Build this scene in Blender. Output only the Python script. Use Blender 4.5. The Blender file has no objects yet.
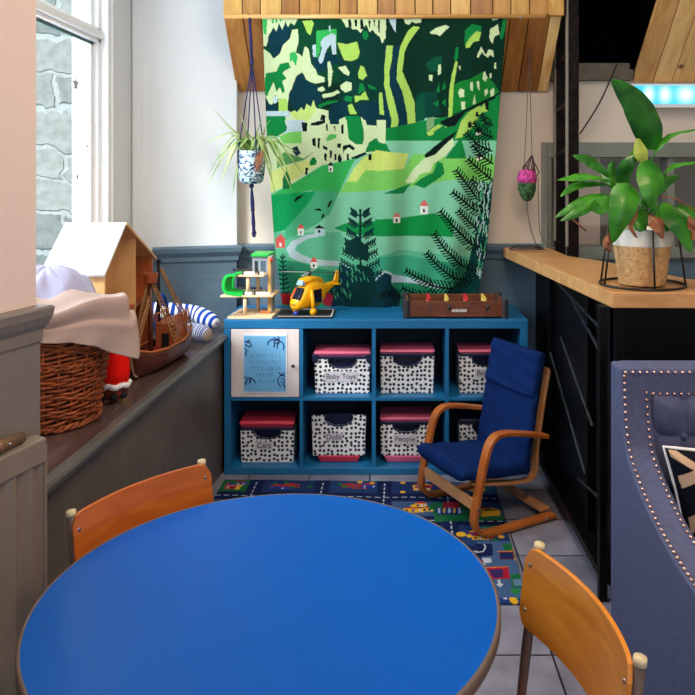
import bpy, bmesh, math, random
import numpy as np
from mathutils import Vector, Matrix
random.seed(7)
rng = np.random.RandomState(5)
C = bpy.context.scene.collection
S = bpy.context.scene

# ---------------------------------------------------------------- camera, sky, lights
CZ = 1.473
cam_d = bpy.data.cameras.new('camera'); cam = bpy.data.objects.new('camera', cam_d); C.objects.link(cam)
cam.location = (0, 0, CZ); cam.rotation_euler = (math.pi/2, 0, 0)
cam_d.sensor_width = 36; cam_d.lens = 36*740/695
cam_d.shift_x = -37.5/695; cam_d.shift_y = -177.5/695
cam_d.clip_start = 0.05
S.camera = cam
W = bpy.data.worlds.new('sky'); S.world = W; W.use_nodes = True
W.node_tree.nodes['Background'].inputs[0].default_value = (0.72, 0.86, 1.0, 1)
W.node_tree.nodes['Background'].inputs[1].default_value = 0.38
S.view_settings.view_transform = 'Standard'; S.view_settings.look = 'None'
S.view_settings.gamma = 1; S.view_settings.use_curve_mapping = False
S.view_settings.exposure = 0.0
def light(name, kind, loc, rot, energy, col, sx=1, sy=1, ang=0.1):
    d = bpy.data.lights.new(name, kind); d.energy = energy; d.color = col
    if kind == 'AREA': d.shape = 'RECTANGLE'; d.size = sx; d.size_y = sy
    if kind == 'SUN': d.angle = ang
    o = bpy.data.objects.new(name, d); C.objects.link(o); o.location = loc; o.rotation_euler = rot
    return o
# daylight entering by the big side window (left), hazy sun outside, plus unseen cool and warm fill lights added
light('window_daylight', 'AREA', (-1.75, 2.65, 1.95), (0, -math.radians(80), 0), 100, (0.80, 0.92, 1.0), 1.9, 1.7)
light('sun', 'SUN', (0, 0, 5), (math.radians(38), math.radians(-38), 0), 5.0, (1.0, 0.97, 0.92), ang=0.2)
light('front_fill_light', 'AREA', (1.0, -2.2, 2.0), (math.radians(78), 0, math.radians(8)), 30, (0.72, 0.86, 1.0), 2.6, 1.5)  # added cool fill behind the camera, no window stands there
light('warm_fill_light', 'AREA', (0.7, 0.9, 2.85), (0, 0, 0), 36, (1.0, 0.72, 0.48), 0.5, 0.5)  # added warm fills under the ceiling, with no fittings
light('warm_fill_light', 'AREA', (0.2, 2.3, 2.85), (0, 0, 0), 20, (1.0, 0.80, 0.60), 0.5, 0.5)

# ---------------------------------------------------------------- helpers
def lin(r, g, b):
    return tuple(((c/255)/12.92 if c/255 <= 0.04045 else ((c/255+0.055)/1.055)**2.4) for c in (r, g, b))
def at(px, py, Y):
    return Vector(((px-385)*Y/740, Y, CZ-(py-170)*Y/740))
class NT:
    def __init__(s, m): s.t = m.node_tree; s.b = s.t.nodes['Principled BSDF']
    def n(s, typ, **k):
        o = s.t.nodes.new(typ)
        for a, v in k.items():
            if a.startswith('i_'): o.inputs[int(a[2:])].default_value = v
            else: setattr(o, a, v)
        return o
    def l(s, a, b): s.t.links.new(a, b)
def mat(name, col, rough=0.5, metal=0, var=0.12, scale=8, bump=0.0, bscale=60, stretch=(1,1,1), emit=None, es=0, trans=0, alpha=1, spec=None, sheen=0):
    m = bpy.data.materials.new(name); m.use_nodes = True; t = NT(m); b = t.b
    c = lin(*col)
    b.inputs['Roughness'].default_value = rough; b.inputs['Metallic'].default_value = metal
    if spec is not None: b.inputs['Specular IOR Level'].default_value = spec
    if trans: b.inputs['Transmission Weight'].default_value = trans
    if sheen: b.inputs['Sheen Weight'].default_value = sheen
    tc = t.n('ShaderNodeTexCoord'); mp = t.n('ShaderNodeMapping'); mp.inputs['Scale'].default_value = stretch
    t.l(tc.outputs['Object'], mp.inputs[0])
    no = t.n('ShaderNodeTexNoise'); no.inputs['Scale'].default_value = scale; no.inputs['Detail'].default_value = 5
    t.l(mp.outputs[0], no.inputs['Vector'])
    r = t.n('ShaderNodeValToRGB')
    r.color_ramp.elements[0].position = 0.3; r.color_ramp.elements[1].position = 0.7
    r.color_ramp.elements[0].color = (*[x*(1-var) for x in c], 1); r.color_ramp.elements[1].color = (*[min(1, x*(1+var)) for x in c], 1)
    t.l(no.outputs['Fac'], r.inputs[0]); t.l(r.outputs[0], b.inputs['Base Color'])
    if bump:
        n2 = t.n('ShaderNodeTexNoise'); n2.inputs['Scale'].default_value = bscale; n2.inputs['Detail'].default_value = 3
        t.l(mp.outputs[0], n2.inputs['Vector'])
        bp = t.n('ShaderNodeBump'); bp.inputs['Strength'].default_value = bump; bp.inputs['Distance'].default_value = 0.01
        t.l(n2.outputs['Fac'], bp.inputs['Height']); t.l(bp.outputs[0], b.inputs['Normal'])
    if emit: b.inputs['Emission Color'].default_value = (*lin(*emit), 1); b.inputs['Emission Strength'].default_value = es
    return m
def wood(name, c1, c2, rough=0.4, stretch=(1, 14, 14), scale=3, knots=False, bump=0.05, spec=None):
    m = bpy.data.materials.new(name); m.use_nodes = True; t = NT(m); b = t.b
    b.inputs['Roughness'].default_value = rough
    if spec is not None: b.inputs['Specular IOR Level'].default_value = spec
    tc = t.n('ShaderNodeTexCoord'); mp = t.n('ShaderNodeMapping'); mp.inputs['Scale'].default_value = stretch
    oi = t.n('ShaderNodeObjectInfo'); ad = t.n('ShaderNodeVectorMath', operation='ADD')
    t.l(tc.outputs['Object'], mp.inputs[0]); t.l(mp.outputs[0], ad.inputs[0]); t.l(oi.outputs['Random'], ad.inputs[1])
    no = t.n('ShaderNodeTexNoise'); no.inputs['Scale'].default_value = scale; no.inputs['Detail'].default_value = 6; no.inputs['Distortion'].default_value = 1.2
    t.l(ad.outputs[0], no.inputs['Vector'])
    r = t.n('ShaderNodeValToRGB'); r.color_ramp.elements[0].position = 0.32; r.color_ramp.elements[1].position = 0.68
    r.color_ramp.elements[0].color = (*lin(*c1), 1); r.color_ramp.elements[1].color = (*lin(*c2), 1)
    t.l(no.outputs['Fac'], r.inputs[0]); last = r.outputs[0]
    if knots:
        vo = t.n('ShaderNodeTexVoronoi'); vo.inputs['Scale'].default_value = 5
        t.l(tc.outputs['Object'], vo.inputs['Vector'])
        r2 = t.n('ShaderNodeValToRGB'); r2.color_ramp.elements[0].position = 0.04; r2.color_ramp.elements[1].position = 0.11
        r2.color_ramp.elements[0].color = (0.22, 0.12, 0.06, 1); r2.color_ramp.elements[1].color = (1, 1, 1, 1)
        t.l(vo.outputs['Distance'], r2.inputs[0])
        mx = t.n('ShaderNodeMix', data_type='RGBA', blend_type='MULTIPLY'); mx.inputs[0].default_value = 1
        t.l(last, mx.inputs[6]); t.l(r2.outputs[0], mx.inputs[7]); last = mx.outputs[2]
    t.l(last, b.inputs['Base Color'])
    bp = t.n('ShaderNodeBump'); bp.inputs['Strength'].default_value = bump; bp.inputs['Distance'].default_value = 0.005
    t.l(no.outputs['Fac'], bp.inputs['Height']); t.l(bp.outputs[0], b.inputs['Normal'])
    return m
def vmat(name, rough=0.9, bump=0.3, bscale=400):
    m = mat(name, (128,128,128), rough, bump=bump, bscale=bscale, spec=0.15); t = NT(m)
    a = t.n('ShaderNodeVertexColor'); a.layer_name = 'Col'
    for l in list(t.t.links):
        if l.to_socket == t.b.inputs['Base Color']: t.t.links.remove(l)
    t.l(a.outputs['Color'], t.b.inputs['Base Color']); return m
class MB:
    def __init__(s): s.bm = bmesh.new()
    def box(s, x0, x1, y0, y1, z0, z1, M=None):
        vs = [s.bm.verts.new(Vector(p) if M is None else M @ Vector(p)) for p in
              [(x0,y0,z0),(x1,y0,z0),(x1,y1,z0),(x0,y1,z0),(x0,y0,z1),(x1,y0,z1),(x1,y1,z1),(x0,y1,z1)]]
        for f in [(3,2,1,0),(4,5,6,7),(0,1,5,4),(1,2,6,5),(2,3,7,6),(3,0,4,7)]: s.bm.faces.new([vs[i] for i in f])
        return s
    def hexa(s, pts):
        vs = [s.bm.verts.new(p) for p in pts]
        for f in [(3,2,1,0),(4,5,6,7),(0,1,5,4),(1,2,6,5),(2,3,7,6),(3,0,4,7)]: s.bm.faces.new([vs[i] for i in f])
        return s
    def prism(s, poly, vec):                      # poly: list of 3D points, extruded by vec
        vec = Vector(vec)
        a = [s.bm.verts.new(p) for p in poly]; b = [s.bm.verts.new(Vector(p)+vec) for p in poly]
        n = len(a)
        s.bm.faces.new(a); s.bm.faces.new(b[::-1])
        for i in range(n): s.bm.faces.new([a[(i+1) % n], a[i], b[i], b[(i+1) % n]])
        return s
    def tube(s, pts, r, seg=8, cap=True, ell=None, up=None):
        pts = [Vector(p) for p in pts]; n = len(pts)
        rs = r if isinstance(r, (list, tuple)) else [r]*n
        rings = []; ref = Vector(up) if up else None
        for i, p in enumerate(pts):
            t = (pts[min(i+1, n-1)]-pts[max(i-1, 0)])
            if t.length < 1e-9: t = Vector((0,0,1))
            t.normalize()
            if ref is None: ref = Vector((0,0,1)) if abs(t.z) < 0.9 else Vector((1,0,0))
            u = ref - t*ref.dot(t)
            if u.length < 1e-6: u = t.orthogonal()
            u.normalize(); v = t.cross(u)
            if not up: ref = u
            e = ell or (1, 1)
            rings.append([s.bm.verts.new(p + (u*math.cos(a)*e[0] + v*math.sin(a)*e[1])*rs[i]) for a in [2*math.pi*k/seg for k in range(seg)]])
        for i in range(n-1):
            for k in range(seg): s.bm.faces.new([rings[i][k], rings[i][(k+1) % seg], rings[i+1][(k+1) % seg], rings[i+1][k]])
        if cap: s.bm.faces.new(rings[0][::-1]); s.bm.faces.new(rings[-1])
        return s
    def strip(s, pts, w, th, side):               # rectangular bent strip; side = unit vector across
        side = Vector(side).normalized(); pts = [Vector(p) for p in pts]; n = len(pts); rings = []
        for i, p in enumerate(pts):
            t = (pts[min(i+1, n-1)]-pts[max(i-1, 0)]).normalized(); nn = t.cross(side).normalized()
            rings.append([s.bm.verts.new(p+side*a*w/2+nn*b*th/2) for a, b in ((-1,-1),(1,-1),(1,1),(-1,1))])
        for i in range(n-1):
            for k in range(4): s.bm.faces.new([rings[i][k], rings[i][(k+1) % 4], rings[i+1][(k+1) % 4], rings[i+1][k]])
        s.bm.faces.new(rings[0][::-1]); s.bm.faces.new(rings[-1]); return s
    def lathe(s, prof, c, seg=32, M=None):
        rings = []
        for r, z in prof:
            rings.append([s.bm.verts.new((Vector((c[0]+r*math.cos(a), c[1]+r*math.sin(a), c[2]+z))) if M is None else M @ Vector((r*math.cos(a), r*math.sin(a), z)))
                          for a in [2*math.pi*k/seg for k in range(seg)]])
        for i in range(len(prof)-1):
            for k in range(seg): s.bm.faces.new([rings[i][k], rings[i][(k+1) % seg], rings[i+1][(k+1) % seg], rings[i+1][k]])
        if prof[0][0] > 1e-6: s.bm.faces.new(rings[0][::-1])
        if prof[-1][0] > 1e-6: s.bm.faces.new(rings[-1])
        return s
    def ball(s, c, r, sc=(1,1,1), u=14, v=9, M=None):
        mm = Matrix.Translation(c) @ (M or Matrix()) @ Matrix.Diagonal((*[r*x for x in sc], 1))
        bmesh.ops.create_uvsphere(s.bm, u_segments=u, v_segments=v, radius=1, matrix=mm); return s
    def grid(s, f, nu, nv, thick=0):
        vs = [[s.bm.verts.new(f(i/nu, j/nv)) for j in range(nv+1)] for i in range(nu+1)]
        for i in range(nu):
            for j in range(nv): s.bm.faces.new([vs[i][j], vs[i+1][j], vs[i+1][j+1], vs[i][j+1]])
        return s
    def done(s, name, m, parent=None, smooth=False, bevel=0, seg=2, solid=0, sub=0, weld=True):
        if weld: bmesh.ops.remove_doubles(s.bm, verts=s.bm.verts, dist=1e-6)
        bmesh.ops.recalc_face_normals(s.bm, faces=s.bm.faces)
        me = bpy.data.meshes.new(name); s.bm.to_mesh(me); s.bm.free()
        return link(name, me, m, parent, smooth, bevel, seg, solid, sub)
def link(name, me, m, parent=None, smooth=False, bevel=0, seg=2, solid=0, sub=0):
    if m is not None and len(me.materials) == 0: me.materials.append(m)
    o = bpy.data.objects.new(name, me); C.objects.link(o)
    if smooth:
        for p in me.polygons: p.use_smooth = True
    if solid:
        md = o.modifiers.new('solid', 'SOLIDIFY'); md.thickness = solid; md.offset = 0
    if bevel:
        md = o.modifiers.new('bevel', 'BEVEL'); md.width = bevel; md.segments = seg; md.limit_method = 'ANGLE'; md.angle_limit = math.radians(40)
    if sub:
        md = o.modifiers.new('sub', 'SUBSURF'); md.levels = sub; md.render_levels = sub
    if parent is not None:
        o.parent = parent
        if parent.type == 'EMPTY': o.location = -Vector(parent.location)
    return o
def thing(name, label, cat, loc=(0,0,0), group=None):
    o = bpy.data.objects.new(name, None); C.objects.link(o); o.location = loc; o.empty_display_size = 0.1
    o['label'] = label; o['category'] = cat
    if group: o['group'] = group
    return o
def tag(o, label, cat, group=None, kind=None):
    o['label'] = label; o['category'] = cat
    if group: o['group'] = group
    if kind: o['kind'] = kind
    return o
def struct(o): o['kind'] = 'structure'; return o
def dup(root, loc=None, rotz=None, label=None):
    def cp(o, par):
        c = o.copy(); C.objects.link(c); c.parent = par
        for ch in o.children: cp(ch, c)
        return c
    r = cp(root, None)
    if loc is not None: r.location = loc
    if rotz is not None: r.rotation_euler = (0, 0, rotz)
    if label: r['label'] = label
    return r
def text(name, body, size, loc, m, parent, rot=(math.pi/2, 0, 0), align='CENTER', shear=0, extrude=0.0006):
    cu = bpy.data.curves.new('txt', 'FONT'); cu.body = body; cu.size = size; cu.align_x = align; cu.align_y = 'CENTER'; cu.shear = shear; cu.extrude = extrude
    tmp = bpy.data.objects.new('tmp', cu); C.objects.link(tmp)
    dg = bpy.context.evaluated_depsgraph_get(); me = bpy.data.meshes.new_from_object(tmp.evaluated_get(dg))
    bpy.data.objects.remove(tmp); me.materials.clear()
    me.transform(Matrix.Translation(loc) @ Matrix.Rotation(rot[2], 4, 'Z') @ Matrix.Rotation(rot[0], 4, 'X'))
    return link(name, me, m, parent)
def arc(c, r, a0, a1, n, u, v):
    c = Vector(c); u = Vector(u); v = Vector(v)
    return [c+u*math.cos(a)*r+v*math.sin(a)*r for a in [math.radians(a0+(a1-a0)*k/n) for k in range(n+1)]]
def rail(path2d, prof, name, m, parent=None, flip=1):
    # moulding: profile (out, z) swept along a plan path
    b = MB(); n = len(path2d); rows = []
    for i, p in enumerate(path2d):
        p = Vector(p)
        ds = []
        if i > 0: ds.append((p-Vector(path2d[i-1])).normalized())
        if i < n-1: ds.append((Vector(path2d[i+1])-p).normalized())
        nn = Vector((0,0))
        for d in ds: nn += Vector((d.y, -d.x))*flip
        nn.normalize(); k = 1/max(0.4, nn.dot(Vector((ds[0].y, -ds[0].x))*flip))
        rows.append([b.bm.verts.new((p.x+nn.x*o*k, p.y+nn.y*o*k, z)) for o, z in prof])
    for i in range(n-1):
        for j in range(len(prof)-1): b.bm.faces.new([rows[i][j], rows[i+1][j], rows[i+1][j+1], rows[i][j+1]])
    b.bm.faces.new(rows[0]); b.bm.faces.new(rows[-1][::-1])
    return b.done(name, m, parent, bevel=0.002)
# ---------------------------------------------------------------- setting
m_white = mat('white_paint', (222, 226, 228), 0.6, var=0.03, scale=2, bump=0.08, bscale=90)
m_gloss = mat('white_gloss', (236, 240, 244), 0.3, var=0.02)
m_beige = mat('beige_paint', (214, 202, 188), 0.75, var=0.04, scale=2, bump=0.06)
m_pink = mat('pinkish_paint', (226, 205, 196), 0.7, var=0.03, scale=2, bump=0.08, bscale=90)
m_dado = mat('blue_grey_dado_paint', (80, 102, 118), 0.45, var=0.12, scale=5, bump=0.35, bscale=45)
m_dado2 = mat('grey_dado_paint', (122, 114, 108), 0.5, var=0.08, scale=5, bump=0.2, bscale=60)
m_frame = mat('sage_grey_gloss', (120, 126, 116), 0.4, var=0.06)
m_black = mat('black_metal', (9, 9, 11), 0.32, var=0.4, scale=20, bump=0.3, bscale=40)
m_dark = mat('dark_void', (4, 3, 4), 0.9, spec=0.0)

# tiled floor
mf = bpy.data.materials.new('grey_floor_tiles'); mf.use_nodes = True; t = NT(mf)
tc = t.n('ShaderNodeTexCoord'); mp = t.n('ShaderNodeMapping'); mp.inputs['Location'].default_value = (-0.508, -2.247, 0)
t.l(tc.outputs['Object'], mp.inputs[0])
br = t.n('ShaderNodeTexBrick', offset=0.0); br.inputs['Scale'].default_value = 1; br.inputs['Brick Width'].default_value = 0.29; br.inputs['Row Height'].default_value = 0.29
br.inputs['Mortar Size'].default_value = 0.0035; br.inputs['Color1'].default_value = (*lin(130,132,150), 1); br.inputs['Color2'].default_value = (*lin(148,150,168), 1); br.inputs['Mortar'].default_value = (*lin(36,36,44), 1)
t.l(mp.outputs[0], br.inputs['Vector'])
no = t.n('ShaderNodeTexNoise'); no.inputs['Scale'].default_value = 9; no.inputs['Detail'].default_value = 8; t.l(tc.outputs['Object'], no.inputs['Vector'])
rr = t.n('ShaderNodeValToRGB'); rr.color_ramp.elements[0].position = .3; rr.color_ramp.elements[1].position = .75; rr.color_ramp.elements[0].color = (.62,.6,.62,1); rr.color_ramp.elements[1].color = (1.1,1.08,1.1,1)
t.l(no.outputs['Fac'], rr.inputs[0])
mx = t.n('ShaderNodeMix', data_type='RGBA', blend_type='MULTIPLY'); mx.inputs[0].default_value = 1
t.l(br.outputs['Color'], mx.inputs[6]); t.l(rr.outputs[0], mx.inputs[7]); t.l(mx.outputs[2], t.b.inputs['Base Color'])
t.b.inputs['Roughness'].default_value = 0.32
bp = t.n('ShaderNodeBump', invert=True); bp.inputs['Strength'].default_value = .5; bp.inputs['Distance'].default_value = .004
t.l(br.outputs['Fac'], bp.inputs['Height']); t.l(bp.outputs[0], t.b.inputs['Normal'])
struct(MB().box(-1.9, 3.0, -3.2, 4.9, -0.1, 0).done('floor', mf))
struct(MB().box(-1.9, 3.0, -3.2, 3.62, 2.9, 3.0).done('ceiling', m_white))

# back wall: dado below, plaster above, opening for the internal window on the right
YB = 3.98
OX0, OX1, OZ0, OZ1 = 0.885, 2.0, 1.0, 1.54
w = MB(); w.box(-0.83, 0.84, YB, YB+.12, 1.0, 2.0); w.box(0.84, 3.0, YB, YB+.12, 1.62, 2.0)
w.box(OX1+.08, 3.0, YB, YB+.12, 1.0, 1.62)
wb = struct(w.done('wall_back', m_beige))
MB().box(-0.83, 3.0, YB, YB+.12, 0, 1.0).done('dado', m_dado, wb)
PR = [(0, 0.995), (.012, 0.997), (.014, 1.02), (.03, 1.045), (.034, 1.068), (.028, 1.075), (0, 1.078)]
struct(rail([(-0.80, YB), (0.845, YB)], PR, 'trim_1', m_dado))
struct(MB().box(1.3, 2.5, YB+0.04, YB+.16, 0.0, 2.0).done('wall_right', m_white)) if False else None
# internal window (sage frame) and the dim room seen through it
wi = MB(); wi.box(.84, .89, YB-.03, YB+.14, 1.0, 1.62); wi.box(.84, 2.1, YB-.035, YB+.14, OZ1, 1.62); wi.box(OX1, OX1+.09, YB-.03, YB+.14, 1.0, 1.62)
wi.box(.855, .865, YB-.042, YB-.03, 1.0, 1.62); wi.box(1.52, 1.56, YB, YB+.1, 1.0, OZ1); wi.box(.89, 2.0, YB-.03, YB+.14, 1.0, 1.06)
wo = struct(wi.done('window_2', m_frame, bevel=.004))
m_glass = bpy.data.materials.new('window_glass'); m_glass.use_nodes = True; g = NT(m_glass)
tr = g.n('ShaderNodeBsdfTransparent'); gl = g.n('ShaderNodeBsdfGlossy'); gl.inputs['Roughness'].default_value = 0.02
mxs = g.n('ShaderNodeMixShader'); mxs.inputs[0].default_value = 0.06
g.l(tr.outputs[0], mxs.inputs[1]); g.l(gl.outputs[0], mxs.inputs[2]); g.l(mxs.outputs[0], g.t.nodes['Material Output'].inputs[0])
MB().box(.89, 2.0, YB+.06, YB+.066, 1.06, OZ1).done('pane', m_glass, wo)
m_room = mat('dim_room_wall', (132, 130, 124), 0.8, var=0.1, scale=1.5)
struct(MB().box(.75, 2.6, 4.75, 4.85, 0, 2.3).done('wall_far', m_room))
struct(MB().box(.70, .80, 4.1, 4.85, 0, 2.3).done('wall_far', m_pink))
struct(MB().box(1.115, 1.245, 4.28, 4.34, 0, 2.0).done('reflection_strip', m_pink, bevel=.004))  # pink board painted in place of a reflection behind the pane

# wood-clad sloping ceilings, plank by plank
WC = [((172,122,52),(204,160,82)), ((150,100,44),(188,138,68)), ((186,138,66),(216,174,98)), ((130,80,36),(170,116,58)), ((162,108,46),(196,146,74))]
m_planks = [wood('pine_plank', a, b, 0.4, stretch=(10, 1.4, 1.4), scale=2.2, knots=True) for a, b in WC]
m_red = [wood('stained_pine_plank', a, b, 0.4, stretch=(10, 1.4, 1.4), scale=2.2) for a, b in [((150,94,40),(182,126,60)), ((170,116,50),(204,152,78)), ((134,80,38),(166,110,54))]]
def clad(name, x0, x1, taper, Yb, zb, Yt, zt, ztop, pl_w, label, mats, mats2=None):
    root = thing(name, label[0], label[1], ((x0+x1)/2, Yb, zb)); root['kind'] = 'structure'
    x = x0; k = 0
    while x < x1-0.005:
        xe = min(x+pl_w*random.uniform(.85, 1.15), x1)
        if x1-xe < .03: xe = x1
        g_ = .0022
        f0 = (x-x0)/(x1-x0); f1 = (xe-x0)/(x1-x0)
        mm = mats[k % len(mats)]
        X = lambda f, tt: (x0+(x1-x0)*f) + taper*tt
        th = .018
        M = MB()
        a = [(X(f0,0)+g_, Yb, zb), (X(f1,0)-g_, Yb, zb), (X(f1,0)-g_, Yb+.03, zb+.01), (X(f0,0)+g_, Yb+.03, zb+.01),
             (X(f0,1)+g_, Yt, zt), (X(f1,1)-g_, Yt, zt), (X(f1,1)-g_, Yt+.02, zt+.01), (X(f0,1)+g_, Yt+.02, zt+.01)]
        M.hexa(a)
        o = M.done('plank', (mats2 or mats)[(k*2+1) % len(mats2 or mats)], root, bevel=.002)
        if ztop:
            M = MB(); M.box(X(f0,1)+g_, X(f1,1)-g_, Yt-.006, Yt+.014, zt+.001, ztop); M.done('plank', mm, root, bevel=.002)
        x = xe; k += 1
    return root
s1 = clad('trim_3', -.796, .872, -.0, 3.965, 1.893, 3.64, 2.235, 2.92, .1, ('pine boards cladding the sloping ceiling above the tapestry', 'cladding'), m_planks, m_planks[:1]+m_red+m_planks[3:])
m_light = [wood('light_pine_plank', a, b, 0.4, stretch=(10, 1.4, 1.4), scale=2.2, knots=True) for a, b in [((222,170,100),(244,206,142)), ((196,142,80),(224,178,114)), ((212,158,92),(238,196,130))]]
[o for o in s1.children if o.name.startswith('plank')][-2].data.materials[0] = m_light[0]
s2 = clad('trim_4', 1.327, 2.5, 0, 3.965, 1.944, 3.0, 2.88, 0, .105, ('pine boards cladding the second sloping ceiling above the cyan light', 'cladding'), m_light)
struct(MB().box(.80, .872, 3.60, 3.632, 2.225, 2.92).done('trim_5', m_planks[0], bevel=.003)); bpy.data.objects['trim_5'].location.z = 0
# dark recess between the slopes with its sill beam
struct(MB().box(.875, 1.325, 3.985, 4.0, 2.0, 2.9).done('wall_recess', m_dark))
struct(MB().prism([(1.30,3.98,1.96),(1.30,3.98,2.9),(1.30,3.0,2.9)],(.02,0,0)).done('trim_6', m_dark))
struct(MB().box(.84, 1.32, 3.93, 3.99, 1.95, 2.042).done('trim_7', mat('grey_weathered_beam', (92, 84, 70), 0.6, var=.25, scale=14, bump=.4), bevel=.004))
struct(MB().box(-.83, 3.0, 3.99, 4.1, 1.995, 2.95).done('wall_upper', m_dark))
struct(MB().box(2.9, 3.0, -3.2, 4.9, 0, 2.9).done('wall_right', m_beige))

# pier on the left of the tapestry and window reveal
def vwall(name, pts, z0, z1, m, th=.12, parent=None, side=-1):
    b = MB()
    for i in range(len(pts)-1):
        p, q = Vector(pts[i]), Vector(pts[i+1]); d = (q-p).normalized(); n_ = Vector((d.y, -d.x))*side*th
        b.hexa([(p.x,p.y,z0),(q.x,q.y,z0),(q.x+n_.x,q.y+n_.y,z0),(p.x+n_.x,p.y+n_.y,z0),(p.x,p.y,z1),(q.x,q.y,z1),(q.x+n_.x,q.y+n_.y,z1),(p.x+n_.x,p.y+n_.y,z1)])
    return b.done(name, m, parent)
pier = struct(MB().prism([(-1.284,3.76,1.0),(-.785,3.915,1.0),(-.785,4.05,1.0),(-1.284,4.05,1.0)], (0,0,1.95)).done('wall_pier', m_white))
MB().prism([(-1.284,3.76,0),(-.785,3.915,0),(-.785,4.05,0),(-1.284,4.05,0)], (0,0,1.0)).done('dado', m_dado, pier)
struct(rail([(-1.19, 3.789), (-.785, 3.915), (-.785, 3.985)], PR, 'trim_8', m_dado))
struct(rail([(-1.24, 3.774), (-1.236, 3.775)], [(0,1.0),(.006,1.0),(.006,2.9),(0,2.9)], 'trim_9', m_gloss))
# window wall
XW = -1.29
ww = struct(MB().box(XW-.12, XW, 3.5, 3.80, .6, 2.9).box(XW-.12, XW, 1.75, 3.5, .6, .93).box(XW-.12, XW, 1.75, 2.0, .93, 2.9).box(XW-.12, XW, 2.0, 3.5, 2.8, 2.9).done('wall_window', m_white))
MB().box(XW-.12, XW-.001, 1.75, 3.80, 0, .6).done('dado', m_dado, ww)
wf = MB()
wf.box(XW-.09, XW-.05, 3.37, 3.42, .93, 2.8); wf.box(XW-.09, XW-.03, 3.405, 3.45, .93, 2.8); wf.box(XW-.09, XW+.005, 3.435, 3.505, .93, 2.8)
wf.box(XW-.09, XW+.012, 3.475, 3.49, .93, 2.8)
wf.box(XW-.09, XW-.03, 2.0, 3.45, 2.06, 2.13); wf.box(XW-.09, XW-.015, 2.0, 3.45, 2.078, 2.115); wf.box(XW-.09, XW-.03, 2.0, 2.08, .93, 2.8); wf.box(XW-.09, XW+.01, 2.0, 3.45, .93, 1.0); wf.box(XW-.09, XW-.03, 2.0, 3.45, 2.74, 2.8)
w1 = struct(wf.done('window_1', m_gloss, bevel=.004))
MB().box(XW-.072, XW-.068, 2.0, 3.42, .95, 2.78).done('pane', m_glass, w1)
m_seal = mat('dark_window_seal', (60, 92, 92), .5)
MB().box(XW-.062, XW-.05, 2.0, 3.40, 2.047, 2.06).done('seal', m_seal, w1)
# grey star stickers on the glass
m_star = mat('grey_star_sticker', (158, 162, 162), .6)
def star(c, r, name='star_sticker'):
    poly = []
    for k in range(10):
        a = math.pi/2+k*math.pi/5; rr_ = r if k % 2 == 0 else r*.42
        poly.append((XW-.064, c.y+math.cos(a)*rr_, c.z+math.sin(a)*rr_))
    return MB().prism(poly, (-.002,0,0)).done(name, m_star)
for (px, py, r, lb) in [(76,84,.042,'grey star sticker on the window pane, highest of the three'),(88.5,147,.034,'grey star sticker on the window pane, beside the white frame'),(77.5,177,.022,'small grey star sticker on the window pane, lowest of the three')]:
    Yq = -(XW-.064)*740/(385-px); tag(star(at(px, py, Yq), r), lb, 'sticker', 'star stickers on the window')
# outside
ms = bpy.data.materials.new('pale_rubble_stone'); ms.use_nodes = True; t = NT(ms)
tc = t.n('ShaderNodeTexCoord'); mp = t.n('ShaderNodeMapping'); mp.inputs['Scale'].default_value = (1, 1, 1)
no = t.n('ShaderNodeTexNoise'); no.inputs['Scale'].default_value = 2.2; no.inputs['Detail'].default_value = 4; t.l(tc.outputs['Object'], no.inputs['Vector'])
vm = t.n('ShaderNodeVectorMath', operation='MULTIPLY_ADD'); vm.inputs[1].default_value = (.5,.5,.42); t.l(no.outputs['Color'], vm.inputs[0]); t.l(tc.outputs['Object'], vm.inputs[2])
sp = t.n('ShaderNodeSeparateXYZ'); cb = t.n('ShaderNodeCombineXYZ'); t.l(vm.outputs[0], sp.inputs[0]); t.l(sp.outputs[0], cb.inputs[0]); t.l(sp.outputs[2], cb.inputs[1])
br = t.n('ShaderNodeTexBrick', offset=.45); br.inputs['Scale'].default_value = 1; br.inputs['Brick Width'].default_value = .62; br.inputs['Row Height'].default_value = .27; br.inputs['Mortar Size'].default_value = .02; br.inputs['Mortar Smooth'].default_value = .5
br.inputs['Color1'].default_value = (*lin(150,164,164),1); br.inputs['Color2'].default_value = (*lin(188,200,198),1); br.inputs['Mortar'].default_value = (*lin(205,222,224),1)
t.l(cb.outputs[0], br.inputs['Vector']); 
n2 = t.n('ShaderNodeTexNoise'); n2.inputs['Scale'].default_value = 14; n2.inputs['Detail'].default_value = 6; t.l(tc.outputs['Object'], n2.inputs['Vector'])
rr = t.n('ShaderNodeValToRGB'); rr.color_ramp.elements[0].position=.35; rr.color_ramp.elements[1].position=.6; rr.color_ramp.elements[0].color=(.72,.75,.74,1); rr.color_ramp.elements[1].color=(1,1,1,1); t.l(n2.outputs['Fac'], rr.inputs[0])
mx = t.n('ShaderNodeMix', data_type='RGBA', blend_type='MULTIPLY'); mx.inputs[0].default_value = 1; t.l(br.outputs['Color'], mx.inputs[6]); t.l(rr.outputs[0], mx.inputs[7]); t.l(mx.outputs[2], t.b.inputs['Base Color'])
bp = t.n('ShaderNodeBump', invert=True); bp.inputs['Strength'].default_value=.6; bp.inputs['Distance'].default_value=.03; t.l(br.outputs['Fac'], bp.inputs['Height']); t.l(bp.outputs[0], t.b.inputs['Normal'])
t.b.inputs['Roughness'].default_value = .9
struct(MB().box(-5.5, -2.32, 5.5, 5.8, -1, 6).done('wall_outside', ms))
struct(MB().box(-1.53, -1.40, 3.62, 3.9, 0, 4).done('wall_outside_reveal', mat('white_render', (240,244,246), .8, var=.02)))
struct(MB().box(-2.32, -1.45, 5.9, 6.0, -1, 6).done('wall_outside_far', mat('white_render_far', (240,244,246), .8, var=.02)))

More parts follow.
